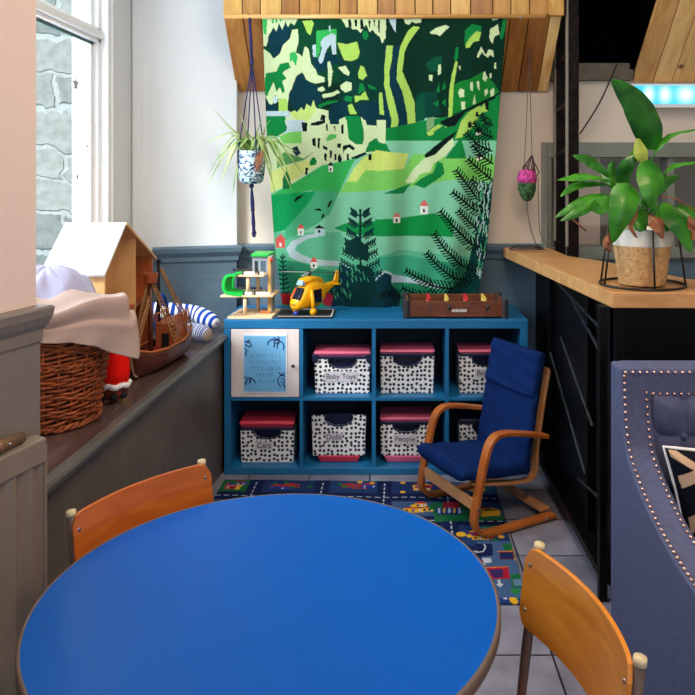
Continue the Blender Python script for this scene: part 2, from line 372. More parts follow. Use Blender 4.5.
# near left wall with dado, rail
nw = [(-.862, 1.85), (-.862-.3125*5.05/1, 1.85-5.05)]
nl = struct(vwall('wall_left', [(x-.010, y) for x, y in nw], 1.05, 2.92, m_pink, .12, side=1))
vwall('dado', nw, 0, 1.05, m_dado2, .12, nl, side=1)
struct(vwall('wall_left_return', [(-.93, 1.85+.0), (-1.45, 1.85)], 0, 2.92, m_pink, .1, side=-1))
PR2 = [(-.012, 1.04), (.004, 1.045), (.005, 1.075), (.012, 1.088), (.019, 1.108), (.021, 1.128), (.017, 1.134), (-.012, 1.136)]
struct(rail([(-1.1,1.85),(-.862,1.85),(-.862-.3125*4.5, 1.85-4.5)], PR2, 'trim_10', m_dado2, flip=-1))

# window seat / boxed ledge
m_seat = wood('worn_dark_varnish', (70,50,46), (98,84,82), .22, stretch=(6,1,1), scale=2)
m_panel = mat('grey_green_panel', (92,84,76), .45, var=.18, scale=4, bump=.5, bscale=22)
m_nose = mat('grey_gloss_nosing', (92,90,88), .3, var=.1)
E0, E1 = Vector((-.875, 1.76)), Vector((-.782, 3.60))
ledge = struct(MB().prism([(E0.x-.01,1.86,.635),(E1.x-.01,E1.y+.0,.635),(-.80,3.90,.635),(-1.285,3.755,.635),(-1.285,1.86,.635)], (0,0,.043)).done('trim_11', m_seat))
struct(rail([(E1.x-.012, E1.y+.29), (E1.x-.012, E1.y), (E0.x-.012+.005, 1.86)], [(0,.632),(.008,.632),(.016,.638),(.012,.646),(.03,.652),(.034,.668),(.028,.679),(0,.680)], 'trim_12', m_nose, flip=-1))
struct(vwall('wall_bench', [(E0.x-.01,1.86),(E1.x-.012,E1.y),(E1.x-.012,3.9)], 0, .634, m_panel, .03, side=-1))
# ---------------------------------------------------------------- cube shelving unit
m_unit = mat('teal_blue_paint', (22, 106, 158), .42, var=.06, scale=6, bump=.06)
UY, UB = 3.575, 3.965
def ux(px): return (px-385)/206.99
def uz(py): return CZ-(py-170)/206.99
unit = thing('shelving_unit', 'teal blue cube shelving unit, two rows of four, standing against the back wall', 'shelving unit', ((ux(224)+ux(528))/2, UB, 0))
XL, XR, ZT = ux(224), ux(528), uz(319.6)
MB().box(XL, XR, UY, UB, uz(328.8), ZT).done('top_panel', m_unit, unit, bevel=.003)
MB().box(XL, XR, UY, UB, 0, uz(468)).done('bottom_panel', m_unit, unit, bevel=.003)
for a, b in ((224, 230.4), (520.5, 528)): MB().box(ux(a), ux(b), UY, UB, uz(468), uz(328.8)).done('side_panel', m_unit, unit, bevel=.002)
for a, b in ((299.5, 303), (371.8, 375.8), (445.5, 449)): MB().box(ux(a), ux(b), UY+.001, UB, uz(468), uz(328.8)).done('divider', m_unit, unit, bevel=.001)
for a, b in ((230.4, 299.5), (303, 371.8), (375.8, 445.5), (449, 520.5)): MB().box(ux(a), ux(b), UY+.003, UB, uz(401), uz(397.6)).done('shelf', m_unit, unit, bevel=.001)
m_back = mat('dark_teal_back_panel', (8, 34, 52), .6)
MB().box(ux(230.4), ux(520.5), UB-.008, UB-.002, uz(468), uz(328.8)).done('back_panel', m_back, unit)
m_door = wood('pale_birch_door', (206,198,200), (224,214,212), .4, stretch=(6,1,1), scale=2, bump=.01)
dr = MB().box(ux(231), ux(299), UY+.002, UY+.018, uz(397.2), uz(329.3)).done('door', m_door, unit, bevel=.002)
m_steel = mat('brushed_steel', (150,150,155), .3, metal=1)
MB().lathe([(.004,0),(.004,.014),(.008,.018),(.008,.026),(.004,.029),(0,.029)], (0,0,0), 12, M=Matrix.Translation((ux(293.5), UY+.002, uz(365))) @ Matrix.Rotation(math.pi/2, 4, 'X')).done('knob', mat('dark_knob', (40,42,60), .4), dr, smooth=True)
# notice on the door
m_paper = mat('white_paper', (215,222,235), .5, var=.01); m_pblue = mat('light_blue_print', (110,178,226), .5, var=.05, scale=3); m_navy = mat('navy_print', (14,34,92), .5); m_ptext = mat('blue_grey_print', (78,132,182), .6)
po = thing('poster', 'light blue notice with navy handprint drawings in a plastic sleeve on the cupboard door', 'poster', (ux(265.5), UY, uz(392)))
MB().box(ux(242.8), ux(287.2), UY-.0012, UY+.0015, uz(392.8), uz(333.6)).done('sleeve', m_paper, po)
pb = MB().box(ux(244), ux(285.8), UY-.0022, UY-.0012, uz(391.5), uz(336)).done('print', m_pblue, po)
def qx(x): return ux(238+x/10.53)
def qz(y): return uz(330+y/10.53)
scr = [[(310,155),(320,120),(345,100),(375,95)],[(375,75),(390,95),(420,100),(430,70)],[(375,180),(385,145),(375,110),(410,105),(440,120),(415,150),(412,190)],[(440,115),(470,130),(485,170),(475,205)],[(395,90),(440,100),(425,130),(380,140)],
       [(68,120),(100,120),(125,100)],[(75,150),(110,175),(145,160),(130,130),(90,125)],[(70,190),(90,210),(85,240),(75,270)],
       [(75,480),(85,510),(130,500),(165,520),(185,560)],[(75,560),(95,530),(130,515),(120,560)],[(80,580),(90,530)],[(130,510),(135,550)],
       [(430,440),(450,470),(490,450)],[(440,480),(480,475),(495,490)],[(440,490),(415,520),(430,570),(450,590)],[(460,510),(490,520),(485,560),(455,540)],[(470,570),(495,585),(490,610)]]
b = MB()
for sc in scr: b.tube([(qx(x), UY-.0026, qz(y)) for x, y in sc], .0026, 6)
b.done('handprint_drawings', m_navy, po)['kind'] = 'stuff'
# the printed lines are too soft to read in the photograph: soft rows of letter-like strokes
b = MB()
for (y, xa, xb) in ((268,130,440),(335,120,450),(403,125,440),(470,190,370),(540,210,370)):
    x = xa
    while x < xb:
        w_ = random.uniform(12, 20)
        k = random.choice('IOLTE')
        for (u0,u1,v0,v1) in {'I':[(0,.3,-1,1)], 'O':[(0,.25,-1,1),(.75,1,-1,1),(0,1,.7,1),(0,1,-1,-.7)], 'L':[(0,.25,-1,1),(0,1,.7,1)], 'T':[(.38,.62,-1,1),(0,1,-1,-.7)], 'E':[(0,.25,-1,1),(0,1,-1,-.7),(0,1,.7,1),(0,.8,-.15,.15)]}[k]:
            b.box(qx(x+w_*u0), qx(x+w_*u1), UY-.0026, UY-.0021, qz(y+17*v1), qz(y+17*v0))
        x += w_+random.choice((8, 9, 20))
b.done('lettering', m_ptext, po)['kind'] = 'stuff'

# ---------------------------------------------------------------- dotted storage bins
md = bpy.data.materials.new('white_plastic_with_black_spots'); md.use_nodes = True; t = NT(md)
tc = t.n('ShaderNodeTexCoord'); sp = t.n('ShaderNodeSeparateXYZ'); ad = t.n('ShaderNodeMath', operation='ADD'); cb = t.n('ShaderNodeCombineXYZ')
t.l(tc.outputs['Object'], sp.inputs[0]); t.l(sp.outputs[0], ad.inputs[0]); t.l(sp.outputs[1], ad.inputs[1]); t.l(ad.outputs[0], cb.inputs[0]); t.l(sp.outputs[2], cb.inputs[1])
oi = t.n('ShaderNodeObjectInfo'); ad2 = t.n('ShaderNodeVectorMath', operation='ADD'); t.l(cb.outputs[0], ad2.inputs[0])
cb2 = t.n('ShaderNodeCombineXYZ'); t.l(oi.outputs['Random'], cb2.inputs[0]); t.l(cb2.outputs[0], ad2.inputs[1])
vo = t.n('ShaderNodeTexVoronoi', voronoi_dimensions='2D'); vo.inputs['Scale'].default_value = 46; vo.inputs['Randomness'].default_value = .45; t.l(ad2.outputs[0], vo.inputs['Vector'])
rr = t.n('ShaderNodeValToRGB'); rr.color_ramp.elements[0].position=.29; rr.color_ramp.elements[1].position=.36; rr.color_ramp.elements[0].color=(.008,.008,.016,1); rr.color_ramp.elements[1].color=(*lin(236,238,240),1); t.l(vo.outputs['Distance'], rr.inputs[0]); t.l(rr.outputs[0], t.b.inputs['Base Color'])
t.b.inputs['Roughness'].default_value=.5
m_lid = mat('pink_plastic', (226,104,140), .35, var=.04); m_lidr = mat('red_pink_plastic', (214,58,84), .35, var=.04); m_nvp = mat('navy_plastic', (16,26,62), .4)
m_label = mat('label_card', (206,204,216), .5, var=.02); m_ink = mat('black_ink', (18,16,22), .6)
def storage_bin(cx, w0, w1, z0, h, y, label, lid=None, under=None, txt=None, txt_pos=(0,.5), scoop=.5, lidmat=None, clips=False, lidshift=0, lidw=None, plate=None, D=.16):
    o = thing('storage_bin', label, 'storage bin', (cx, y+D/2, z0), 'spotted toy bins in the cube shelving')
    zb = z0
    if under:
        b = MB(); b.hexa([(cx-under*.44,y+.004,zb),(cx+under*.44,y+.004,zb),(cx+under*.44,y+D-.01,zb),(cx-under*.44,y+D-.01,zb),(cx-under*.5,y-.004,zb+.032),(cx+under*.5,y-.004,zb+.032),(cx+under*.5,y+D,zb+.032),(cx-under*.5,y+D,zb+.032)])
        b.done('under_tray', lidmat or m_lid, o, bevel=.005); zb += .033
    # body: front with a scooped handle opening, sides, back, bottom
    def X(s, z): return cx + s*(w0+(w1-w0)*(z-zb)/h)/2
    sw = w1*scoop/2; sd = h*.25
    pts = [(X(-1,zb), y+.004, zb), (X(1,zb), y+.004, zb), (X(1,zb+h), y, zb+h)]
    pts += [(cx+sw*math.cos(a), y+.001, zb+h-sd*math.sin(a)**.7) for a in [math.pi*k/12 for k in range(13)]]
    pts += [(X(-1,zb+h), y, zb+h)]
    b = MB(); b.prism(pts, (0,.004,0)); b.done('front', md, o)
    b = MB()
    for s in (-1, 1): b.hexa([(X(s,zb)-.002,y+.008,zb),(X(s,zb)+.002,y+.008,zb),(X(s,zb)+.002,y+D,zb),(X(s,zb)-.002,y+D,zb),(X(s,zb+h)-.002,y+.004,zb+h),(X(s,zb+h)+.002,y+.004,zb+h),(X(s,zb+h)+.002,y+D,zb+h*(1 if lid else .6)),(X(s,zb+h)-.002,y+D,zb+h*(1 if lid else .6))])
    b.box(cx-w0/2,cx+w0/2,y+.006,y+D,zb,zb+.004); b.box(cx-w0/2,cx+w0/2,y+D-.004,y+D,zb,zb+h*(1 if lid else .6)); b.done('body', md, o)
    arcp = [(cx+(sw+.003)*math.cos(a), y-.001, zb+h-(sd+.002)*math.sin(a)**.7) for a in [math.pi*k/14 for k in range(15)]]
    MB().tube(arcp, .0035, 6).done('handle', m_nvp, o, smooth=True)
    MB().box(cx-sw-.006, cx+sw+.006, y+.03, y+.034, zb+h-sd-.02, zb+h-.002).done('lining', m_nvp, o)
    if lid:
        lw = lidw or w1*1.04; c_ = cx+lidshift; zl = zb+h+.006
        L = MB(); L.hexa([(c_-lw*.44,y+.004,zl),(c_+lw*.44,y+.004,zl),(c_+lw*.44,y+D,zl),(c_-lw*.44,y+D,zl),(c_-lw*.5,y-.01,zl+lid*.62),(c_+lw*.5,y-.01,zl+lid*.62),(c_+lw*.5,y+D,zl+lid*.62),(c_-lw*.5,y+D,zl+lid*.62)])
        lo = L.done('lid', lidmat or m_lid, o, bevel=.004)
        MB().hexa([(c_-lw*.5,y-.012,zl+lid*.62),(c_+lw*.5,y-.012,zl+lid*.62),(c_+lw*.5,y+D,zl+lid*.62),(c_-lw*.5,y+D,zl+lid*.62),(c_-lw*.485,y-.006,zl+lid),(c_+lw*.485,y-.006,zl+lid),(c_+lw*.485,y+D,zl+lid),(c_-lw*.485,y+D,zl+lid)]).done('lid_rim', lidmat or m_lid, lo, bevel=.004)
        MB().box(cx-w1*.5, cx+w1*.5, y-.003, y+D-.01, zb+h-.002, zl+.006).done('rim', m_nvp, o, bevel=.003)
        if clips:
            for s in (-1, 1): MB().box(c_+s*lw*.47-.016, c_+s*lw*.47+.016, y-.012, y+.06, zb+h-.016, zl+.017).done('clip', m_nvp, o, bevel=.005)
    if txt:
        tx, tz, pw, ph, sz = txt_pos
        if plate: MB().box(tx-pw/2, tx+pw/2, y-.0015, y+.003, tz-ph/2, tz+ph/2).done('label_card', m_label, o)
        else: MB().box(tx-pw/2, tx+pw/2, y-.0008, y+.003, tz-ph/2, tz+ph/2).done('label_card', m_label, o)
        text('lettering', txt, sz, (tx, y-.002, tz), m_ink, o)
    return o
y_ = 3.64; k_ = 740/y_
def bx_(px): return (px-385)/k_
def bz_(py): return CZ-(py-170)/k_
zs, zf = uz(397.6)+.001, uz(468)+.001
def bin_px(x0, x1, ytop, base, **k):
    txp = k.pop('txtpx', None)
    if txp: k['txt_pos'] = (bx_(txp[0]), bz_(txp[1]), txp[2]/k_, txp[3]/k_, txp[4]/k_)
    ub = .033 if k.get('under') else 0
    return storage_bin(bx_((x0+x1)/2), (x1-x0)/k_*.96, (x1-x0)/k_, base, bz_(ytop)-base-ub, y_, **k)
bin_px(314.5, 370, 358.5, zs, label='spotted bin labelled Baby Toys with a pink lid and navy clips', lid=.030, txt='Baby Toys', txtpx=(341,376.5,33,10,7.2), clips=True, plate=True)
bin_px(380.5, 434, 356, zs, label='unlabelled spotted bin with a pink lid, right of the Baby Toys bin', lid=.026)
bin_px(459, 513, 356, zs, label='spotted bin with a pink lid labelled Books, on the shelf behind the small armchair', lid=.026, txt='Books', txtpx=(486,373,22,9,7.4), plate=True)
bin_px(240.5, 294, 430, zf, label='spotted bin labelled Cars with a red lid, below the white cupboard door', lid=.040, txt='Cars', txtpx=(264,445.5,17,7.5,7.4), lidmat=m_lidr)
bin_px(312, 365.5, 415, zf, label='spotted bin without a lid labelled Dolls, sitting on a red tray', under=.21, txt='Dolls', txtpx=(334,437,17,7.5,7.4), lidmat=m_lidr)
bin_px(380.5, 432, 424, zf, label='spotted bin labelled People with a pink lid and a pink tray beneath', lid=.030, under=.22, txt='People', txtpx=(405,439,24,9.5,7.4), plate=True)
bin_px(459.5, 513, 424, zf, label='spotted bin half hidden low behind the small navy armchair', lid=.02, lidmat=m_nvp)

# ---------------------------------------------------------------- round blue table
m_tab = mat('blue_laminate', (0,82,176), .34, var=.02, scale=2, bump=.02, bscale=200, spec=.12)
m_edge = mat('brown_rubber_edging', (98,84,78), .5, var=.1)
m_tube = mat('brown_painted_steel_tube', (84,68,62), .4, var=.1)
TC, TR, TZ = (-.2266, 1.459), .45, .64
tb = thing('round_table', 'round table with a plain bright blue top in the foreground', 'table', (TC[0], TC[1], 0))
MB().lathe([(0,-.022),(TR-.010,-.022),(TR-.006,0),(0,0)], (TC[0],TC[1],TZ), 128).done('table_top', m_tab, tb)
MB().lathe([(TR-.0075,-.024),(TR-.002,-.0245),(TR,-.02),(TR,-.004),(TR-.002,-.0005),(TR-.0075,.0004),(TR-.0075,-.024)], (TC[0],TC[1],TZ), 128).done('edging', m_edge, tb, smooth=True)
MB().lathe([(.30,-.05),(.32,-.05),(.32,-.024),(.30,-.024),(.30,-.05)], (TC[0],TC[1],TZ), 48).done('apron_ring', m_tube, tb)
for k in range(4):
    a = math.radians(8+90*k)
    p = Vector((TC[0]+.31*math.cos(a), TC[1]+.31*math.sin(a), 0))
    MB().tube([p+Vector((0,0,.0)), p+Vector((0,0,TZ-.04))], .016, 14).done('leg', m_tube, tb, smooth=True)

# ---------------------------------------------------------------- school chairs
m_ply = wood('varnished_beech_ply', (190,112,30), (214,140,48), .3, stretch=(2,2,12), scale=2.2, bump=.01)
m_ply2 = wood('orange_varnished_ply', (172,82,22), (196,106,34), .3, stretch=(2,2,12), scale=2.2, bump=.01)
m_ferr = mat('cream_plastic_cap', (206,190,150), .5, var=.05)
m_plyedge = mat('dark_ply_edge', (92,52,32), .5)
def school_chair(loc, ang, label, mply, bow=.034, wd=.37):
    # local: +x is forward (towards the table), y across; back plane at x=0
    o = thing('school_chair', label, 'chair', (0,0,0))
    h = wd/2-.004; HZ = .712
    def post(s): return [(-.205,s*(h+.02),0.012),(-.10,s*(h+.008),.24),(-.005+.045,s*h,.40),(.028,s*h,.50),(.0,s*h,HZ-.008)]
    for s in (-1, 1):
        MB().tube(post(s), .0105, 12).done('back_leg', m_tube, o, smooth=True)
        MB().tube([(.0,s*h,HZ-.012),(-.0015,s*h,HZ)], [.0115,.0105], 12).done('cap', m_ferr, o, smooth=True)
        MB().tube([(.044,s*(h-.004),.352),(.30,s*(h-.01),.349),(.335,s*(h-.008),.335),(.40,s*(h+.01),.012)], .0105, 12).done('front_leg', m_tube, o, smooth=True)
        MB().tube([(.40,s*(h+.01),.0),(.40,s*(h+.01),.02)], .013, 12).done('foot', m_ferr, o); MB().tube([(-.205,s*(h+.02),0),(-.203,s*(h+.02),.02)], .013, 12).done('foot', m_ferr, o)
    MB().tube([(.05,-h+.005,.345),(.05,h-.005,.345)], .009, 8).done('stretcher', m_tube, o, smooth=True)
    b = MB()   # seat: shallow dished ply
    def fs(u, v):
        x = .03+.36*u; y = (v-.5)*(wd-.012); z = .366+.012*(2*v-1)**2-.02*max(0,(u-.8)/.2)**2+.006*(1-u)
        return Vector((x, y, z))
    b.grid(fs, 14, 14); b.done('seat', mply, o, smooth=True, solid=.010)
    # back rest: bowed ply plate with rounded corners, in front of the posts
    ph, r = .158, .028; n = 34; z1 = HZ-.004; z0 = z1-ph
    b = MB(); rows = []
    def pos(yy, zz, off):
        q = yy/(wd/2); bx = -bow*(1-q*q)*1.0; lean = .028*(z1-zz)/.21
        return Vector((bx+lean+.012+off, yy, zz))
    prof = []
    for i in range(n+1):
        yy = -wd/2-.006 + (wd+.012)*i/n; d = min(yy+wd/2+.006, wd/2+.006-yy)
        cut = r-math.sqrt(max(0, r*r-(r-d)**2)) if d < r else 0
        prof.append((yy, z0+cut, z1-cut+.0))
    for off in (0, .009):
        rows.append([[b.bm.verts.new(pos(yy, za+(zb-za)*j/6, off)) for j in range(7)] for yy, za, zb in prof])
    for a_, R_ in enumerate(rows):
        for i in range(n):
            for j in range(6): b.bm.faces.new([R_[i][j], R_[i+1][j], R_[i+1][j+1], R_[i][j+1]])
    for i in range(n):
        for j in (0, 6): b.bm.faces.new([rows[0][i][j], rows[0][i+1][j], rows[1][i+1][j], rows[1][i][j]])
    for i in (0, n):
        for j in range(6): b.bm.faces.new([rows[0][i][j], rows[0][i][j+1], rows[1][i][j+1], rows[1][i][j]])
    br_ = b.done('backrest', mply, o, weld=False, bevel=.002)
    for s in (-1, 1):
        for zz in (z1-.035, z0+.035):
            p = pos(s*h*.97, zz, .009)
            MB().ball(p, .0048, (.5,1,1), 10, 6).done('screw', m_steel, br_, smooth=True)
    o.location = loc; o.rotation_euler = (0,0,ang)
    return o
A1, A2 = Vector((.313, 1.514)), Vector((.399, 1.152))
B1, B2 = Vector((-.70, 1.656)), Vector((-.482, 1.94))
def chair_at(p, q, label, mply):
    m_ = (p+q)/2; d = (q-p).normalized(); f = Vector((d.y, -d.x))
    if f.dot(Vector(TC)-m_) < 0: f = -f
    return school_chair((m_.x, m_.y, 0), math.atan2(f.y, f.x), label, mply)
chair_at(A1, A2, 'bent plywood school chair at the right edge of the blue table, nearest the camera', m_ply)
chair_at(B1, B2, 'bent orange plywood school chair tucked under the blue table beside the ledge', m_ply2)

# ---------------------------------------------------------------- child's bentwood armchair
F = Vector((.88,.475,0)).normalized(); Sd = Vector((.475,-.88,0)).normalized()
m_bent = wood('honey_bentwood', (158,84,34), (186,108,48), .32, stretch=(3,3,3), scale=3, bump=.01)
m_birch = wood('pale_birch_strip', (188,128,84), (208,152,104), .4, stretch=(3,3,3), scale=3, bump=.01)
m_navyc = mat('navy_cotton', (10,38,92), .85, var=.15, scale=14, bump=.25, bscale=300, sheen=.0, spec=.1)
O0 = Vector((.357,2.938,0))-Sd*.405
ac = thing('armchair', 'small child size bentwood armchair with a navy blue cushion, on the play rug', 'armchair', (.50,3.2,0))
def K(tt, ss, z): return O0+F*tt+Sd*ss+Vector((0,0,z))
def bend(pts, n=6):
    out = []; P_ = [Vector(p) for p in pts]
    for i in range(len(P_)-1):
        p0 = P_[max(i-1,0)]; p1 = P_[i]; p2 = P_[i+1]; p3 = P_[min(i+2,len(P_)-1)]
        for k in range(n):
            t_ = k/n; out.append(.5*((2*p1)+(-p0+p2)*t_+(2*p0-5*p1+4*p2-p3)*t_*t_+(-p0+3*p1-3*p2+p3)*t_**3))
    out.append(P_[-1]); return out
for ss in (0, .405):
    loop = [K(t_, ss, z+.004) for t_, z in ((.405,.012),(.25,.012),(.09,.012),(.03,.022),(.002,.05),(-.002,.10),(.035,.26),(.06,.345),(.085,.383),(.125,.398),(.20,.390),(.365,.352))]
    MB().strip(bend(loop), .042, .017, Sd).done('side_frame', m_bent, ac, bevel=.003, smooth=False)
for tt, z in ((.006,.135),(.375,.035)):
    MB().strip([K(tt,.02,z), K(tt,.385,z)], .045 if tt < .1 else .05, .014, Vector((0,0,1)) if tt < .1 else F).done('cross_rail', m_birch, ac, bevel=.002)
for ss in (.055, .35):
    lp = [K(t_, ss, z) for t_, z in ((.02,.205),(.12,.185),(.25,.165),(.315,.165),(.345,.19),(.352,.26),(.372,.39),(.40,.53),(.42,.615))]
    MB().strip(bend(lp), .030, .013, Sd).done('seat_frame', m_birch, ac, bevel=.002)
MB().strip([K(.42,.05,.60), K(.42,.355,.60)], .04, .012, Vector((0,0,1))).done('top_rail', m_birch, ac, bevel=.002)
for ss in (-.022, .427):
    for tt, z in ((.005,.135),(.35,.018)): MB().ball(K(tt, ss, z), .006, (1,1,1), 8, 6).done('bolt', m_steel, ac)
def pad(pts2d, th, s0, s1, name, puff=.012):
    # pts2d: centreline (t,z) ; builds a rounded cushion section
    pl = bend([Vector((a,0,b_)) for a, b_ in pts2d], 8); n = len(pl); m_ = 18
    b = MB(); rings = []
    for i, p in enumerate(pl):
        tg = (pl[min(i+1,n-1)]-pl[max(i-1,0)]).normalized(); nn = Vector((-tg.z,0,tg.x))
        e = min(i, n-1-i)/(n-1); ef = min(1, (e/.07)) ; ef = math.sqrt(max(.05, 1-(1-ef)**2))
        ring = []
        for k in range(m_*2):
            a = 2*math.pi*k/(m_*2); cx_, sx_ = math.cos(a), math.sin(a)
            u = (abs(cx_)**.35)*(1 if cx_ >= 0 else -1); v = (abs(sx_)**.7)*(1 if sx_ >= 0 else -1)
            s_ = (s0+s1)/2 + u*(s1-s0)/2*(1-.02*(1-ef)); off = v*th/2*ef*(1+puff*10*(1-u*u))
            wv = .0025*math.sin(i*.9+u*3)*(1 if v > 0 else .2)
            ring.append(b.bm.verts.new(K(p.x+nn.x*(off+wv), s_, p.z+nn.z*(off+wv))))
        rings.append(ring)
    for i in range(n-1):
        for k in range(m_*2): b.bm.faces.new([rings[i][k], rings[i][(k+1)%(m_*2)], rings[i+1][(k+1)%(m_*2)], rings[i+1][k]])
    b.bm.faces.new(rings[0]); b.bm.faces.new(rings[-1])
    return b.done(name, m_navyc, ac, smooth=True)
pad([(-.045,.255),(.02,.247),(.15,.230),(.30,.220)], .060, .03, .385, 'seat_cushion')
pad([(.280,.205),(.29,.26),(.312,.37),(.342,.53)], .052, .03, .38, 'back_cushion')
pad([(.328,.505),(.348,.565),(.364,.64),(.376,.695)], .070, .035, .375, 'head_cushion')

# ---------------------------------------------------------------- raised counter on its black iron frame
m_ctr = wood('oiled_pine_counter', (186,132,78), (214,164,108), .38, stretch=(1.2,5,5), scale=3, knots=True, bump=.03)
ct = thing('counter', 'raised counter with an oiled pine top over a black iron base', 'counter', (1.0,3.0,0))
poly = [(.631,3.955),(.765,2.49),(1.9,2.47),(1.9,2.74),(1.15,2.80),(.995,3.35),(.88,3.56),(.872,3.955)]
MB().prism([(x,y,1.008) for x, y in poly], (0,0,.052)).done('counter_top', m_ctr, ct, bevel=.003)
m_iron = mat('black_iron', (4,4,6), .45, var=.5, scale=25, bump=.12, bscale=60, spec=.2)
MB().box(.80,.83,2.60,3.93,.02,1.0).done('side_panel', m_iron, ct)
MB().box(.80,1.9,2.60,2.63,.02,1.0).done('front_panel', m_iron, ct)
for x, y in ((.785,2.84),(.785,3.50),(.745,2.535),(.80,2.535),(1.3,2.535),(1.8,2.535)):
    MB().box(x-.014,x+.014,y-.014,y+.014,0,1.008).done('leg', m_iron, ct, bevel=.003)
m_ir2 = mat('worn_iron', (58,62,70), .35, var=.4, scale=20, metal=.6)
for a, b_ in (((.775,2.62,.90),(.775,3.35,.97)),((.775,2.60,.80),(.775,3.05,.93)),((.772,2.75,.52),(.772,3.25,.74)),((.772,2.85,.30),(.772,3.45,.62)),((.772,2.62,.30),(.772,2.95,.24))):
    MB().tube([a, b_], .006, 6).done('brace', m_ir2, ct)
MB().box(.74,.80,2.53,3.55,.06,.09).box(.74,1.85,2.52,2.56,.06,.10).done('foot_rail', m_iron, ct)

# riveted iron column behind the counter
col = thing('iron_column', 'rusty black twin iron column rising behind the counter to the ceiling', 'column', (.93,3.7,0))
m_rust = mat('rusty_black_iron', (18,10,9), .5, var=.8, scale=26, bump=.8, bscale=50, spec=.12)
for x0, x1, y0 in ((.889,.944,3.60),(.8985,.951,3.90)):
    MB().box(x0,x1,y0,y0+.02,0,2.9).box(x0+.02,x0+.03,y0+.02,y0+.06,0,2.9).done('post', m_rust, col, bevel=.002)
    MB().box(x0-.004,x0+.002,y0-.004,y0+.03,1.1,2.9).done('edge_strip', mat('worn_edge', (120,112,100), .4), col)
for z in (1.25,1.55,1.78,2.02,2.3):
    MB().tube([(.895,3.61,z+.03),(.905,3.89,z)], .010, 6).done('batten', m_rust, col)

# ---------------------------------------------------------------- grey nail-head armchair
m_fab = mat('blue_grey_linen', (88,94,126), .9, var=.10, scale=60, bump=.5, bscale=500, spec=.1, sheen=.0)
m_nail = mat('antique_brass_nail', (206,170,160), .25, metal=.9)
ga = thing('nailhead_armchair', 'blue grey linen tub armchair with rows of brass nail heads at the right', 'armchair', (1.06,1.9,0))
Xs = .666; Wd = .80
path = [(2.085,.905),(2.085,.86),(2.082,.82),(2.072,.77),(2.045,.70),(1.985,.655),(1.90,.618),(1.80,.590),(1.68,.572),(1.55,.566),(1.36,.562)]
pp = [Vector((0,a,b_)) for a, b_ in path]; pp = bend(pp, 5)
def side_prof(): # closed profile in YZ
    return [(p.y-.012, p.z+.0) for p in pp]
for sx in (0, 1):
    x0 = Xs if sx == 0 else Xs+Wd-.085
    q = [(2.19,.885),(2.19,.10)] ; prof = [(x0, 2.085, .915)] + [(x0, a, b_) for a, b_ in [(p.y, p.z) for p in pp]] + [(x0, 1.35,.56),(x0,1.35,.10),(x0,2.19,.10),(x0,2.19,.910)]
    MB().prism(prof, (.085,0,0)).done('arm', m_fab, ga, bevel=.010, seg=3)
MB().box(Xs+.02, Xs+Wd-.02, 2.085, 2.19, .12, .912).done('back', m_fab, ga, bevel=.010, seg=3)
# tufted inner back
tufts = [(Xs+.085+.085+.165*i, .80-.155*j+(0)) for i in range(4) for j in range(3)]
tufts = [(.839+.16*i, .725-.16*j) for i in range(4) for j in range(2)]
def fb(u, v):
    x = Xs+.085+(Wd-.17)*u; z = .42+.42*v; y = 2.084
    y -= .032*(abs(math.sin(math.pi*(x-.839)/.16))*abs(math.sin(math.pi*(z-.725)/.16)))**.45
    e = min(u, 1-u, 1-v, .12)/.12
    return Vector((x, y+.03*(1-e)**2, z))
MB().grid(fb, 90, 64).done('tufted_back', m_fab, ga, smooth=True, solid=.004)
for a, b_ in tufts: MB().ball(Vector((a, 2.078, b_)), .011, (1,.6,1)).done('button', m_fab, ga, smooth=True)
MB().box(Xs+.085, Xs+Wd-.085, 1.38, 2.05, .30, .44).done('seat_cushion', m_fab, ga, bevel=.03, seg=4)
MB().box(Xs+.03, Xs+Wd-.03, 1.38, 2.15, .12, .30).done('seat_base', m_fab, ga, bevel=.008)
m_leg = mat('dark_wood_leg', (40,26,20), .4)
for x in (Xs+.06, Xs+Wd-.06):
    for y in (1.42, 2.13): MB().tube([(x,y,0),(x,y,.12)], [.014,.022], 12).done('leg', m_leg, ga)
# nails: outer and inner row along the arm edge and across the back
def along(pts, step):
    out = []; acc = 0; last = pts[0]; out.append(last.copy())
    for a, b_ in zip(pts, pts[1:]):
        L = (b_-a).length; d = (b_-a).normalized(); s_ = step-acc
        while s_ <= L: out.append(a+d*s_); s_ += step
        acc = L-(s_-step)
    return out
nail_me = None
def nail(p, nrm):
    global nail_me
    if nail_me is None:
        b = MB(); b.ball(Vector((0,0,0)), .0052, (1,1,1), 8, 6); bmesh.ops.recalc_face_normals(b.bm, faces=b.bm.faces); nail_me = bpy.data.meshes.new('nail'); b.bm.to_mesh(nail_me); b.bm.free(); nail_me.materials.append(m_nail)
        for q in nail_me.polygons: q.use_smooth = True
    o = bpy.data.objects.new('nail', nail_me); C.objects.link(o); o.parent = ga; o.location = Vector(p)-Vector(ga.location)
sidep = [Vector((0, p.y, p.z)) for p in pp]
def off(ptsl, d):
    out = []
    for i, p in enumerate(ptsl):
        t_ = (ptsl[min(i+1,len(ptsl)-1)]-ptsl[max(i-1,0)]).normalized(); n_ = Vector((0, t_.z, -t_.y))
        out.append(p+n_*d)
    return out
for xx, st in ((Xs+.009, 0), (Xs+.070, 1)):
    sp_ = [q for q in sidep if q.z < (.898 if st == 0 else .846)]
    for q in along(sp_, .0200)[:46]: nail((xx, q.y-.002, q.z+.002), None)
for zz, xa in ((.903, Xs+.012), (.848-.005, Xs+.088)):
    x = xa
    while x < 1.06: nail((x, 2.083, zz), None); x += .0200
# pillow
m_pil = vmat('patterned_pillow_cloth', .9)
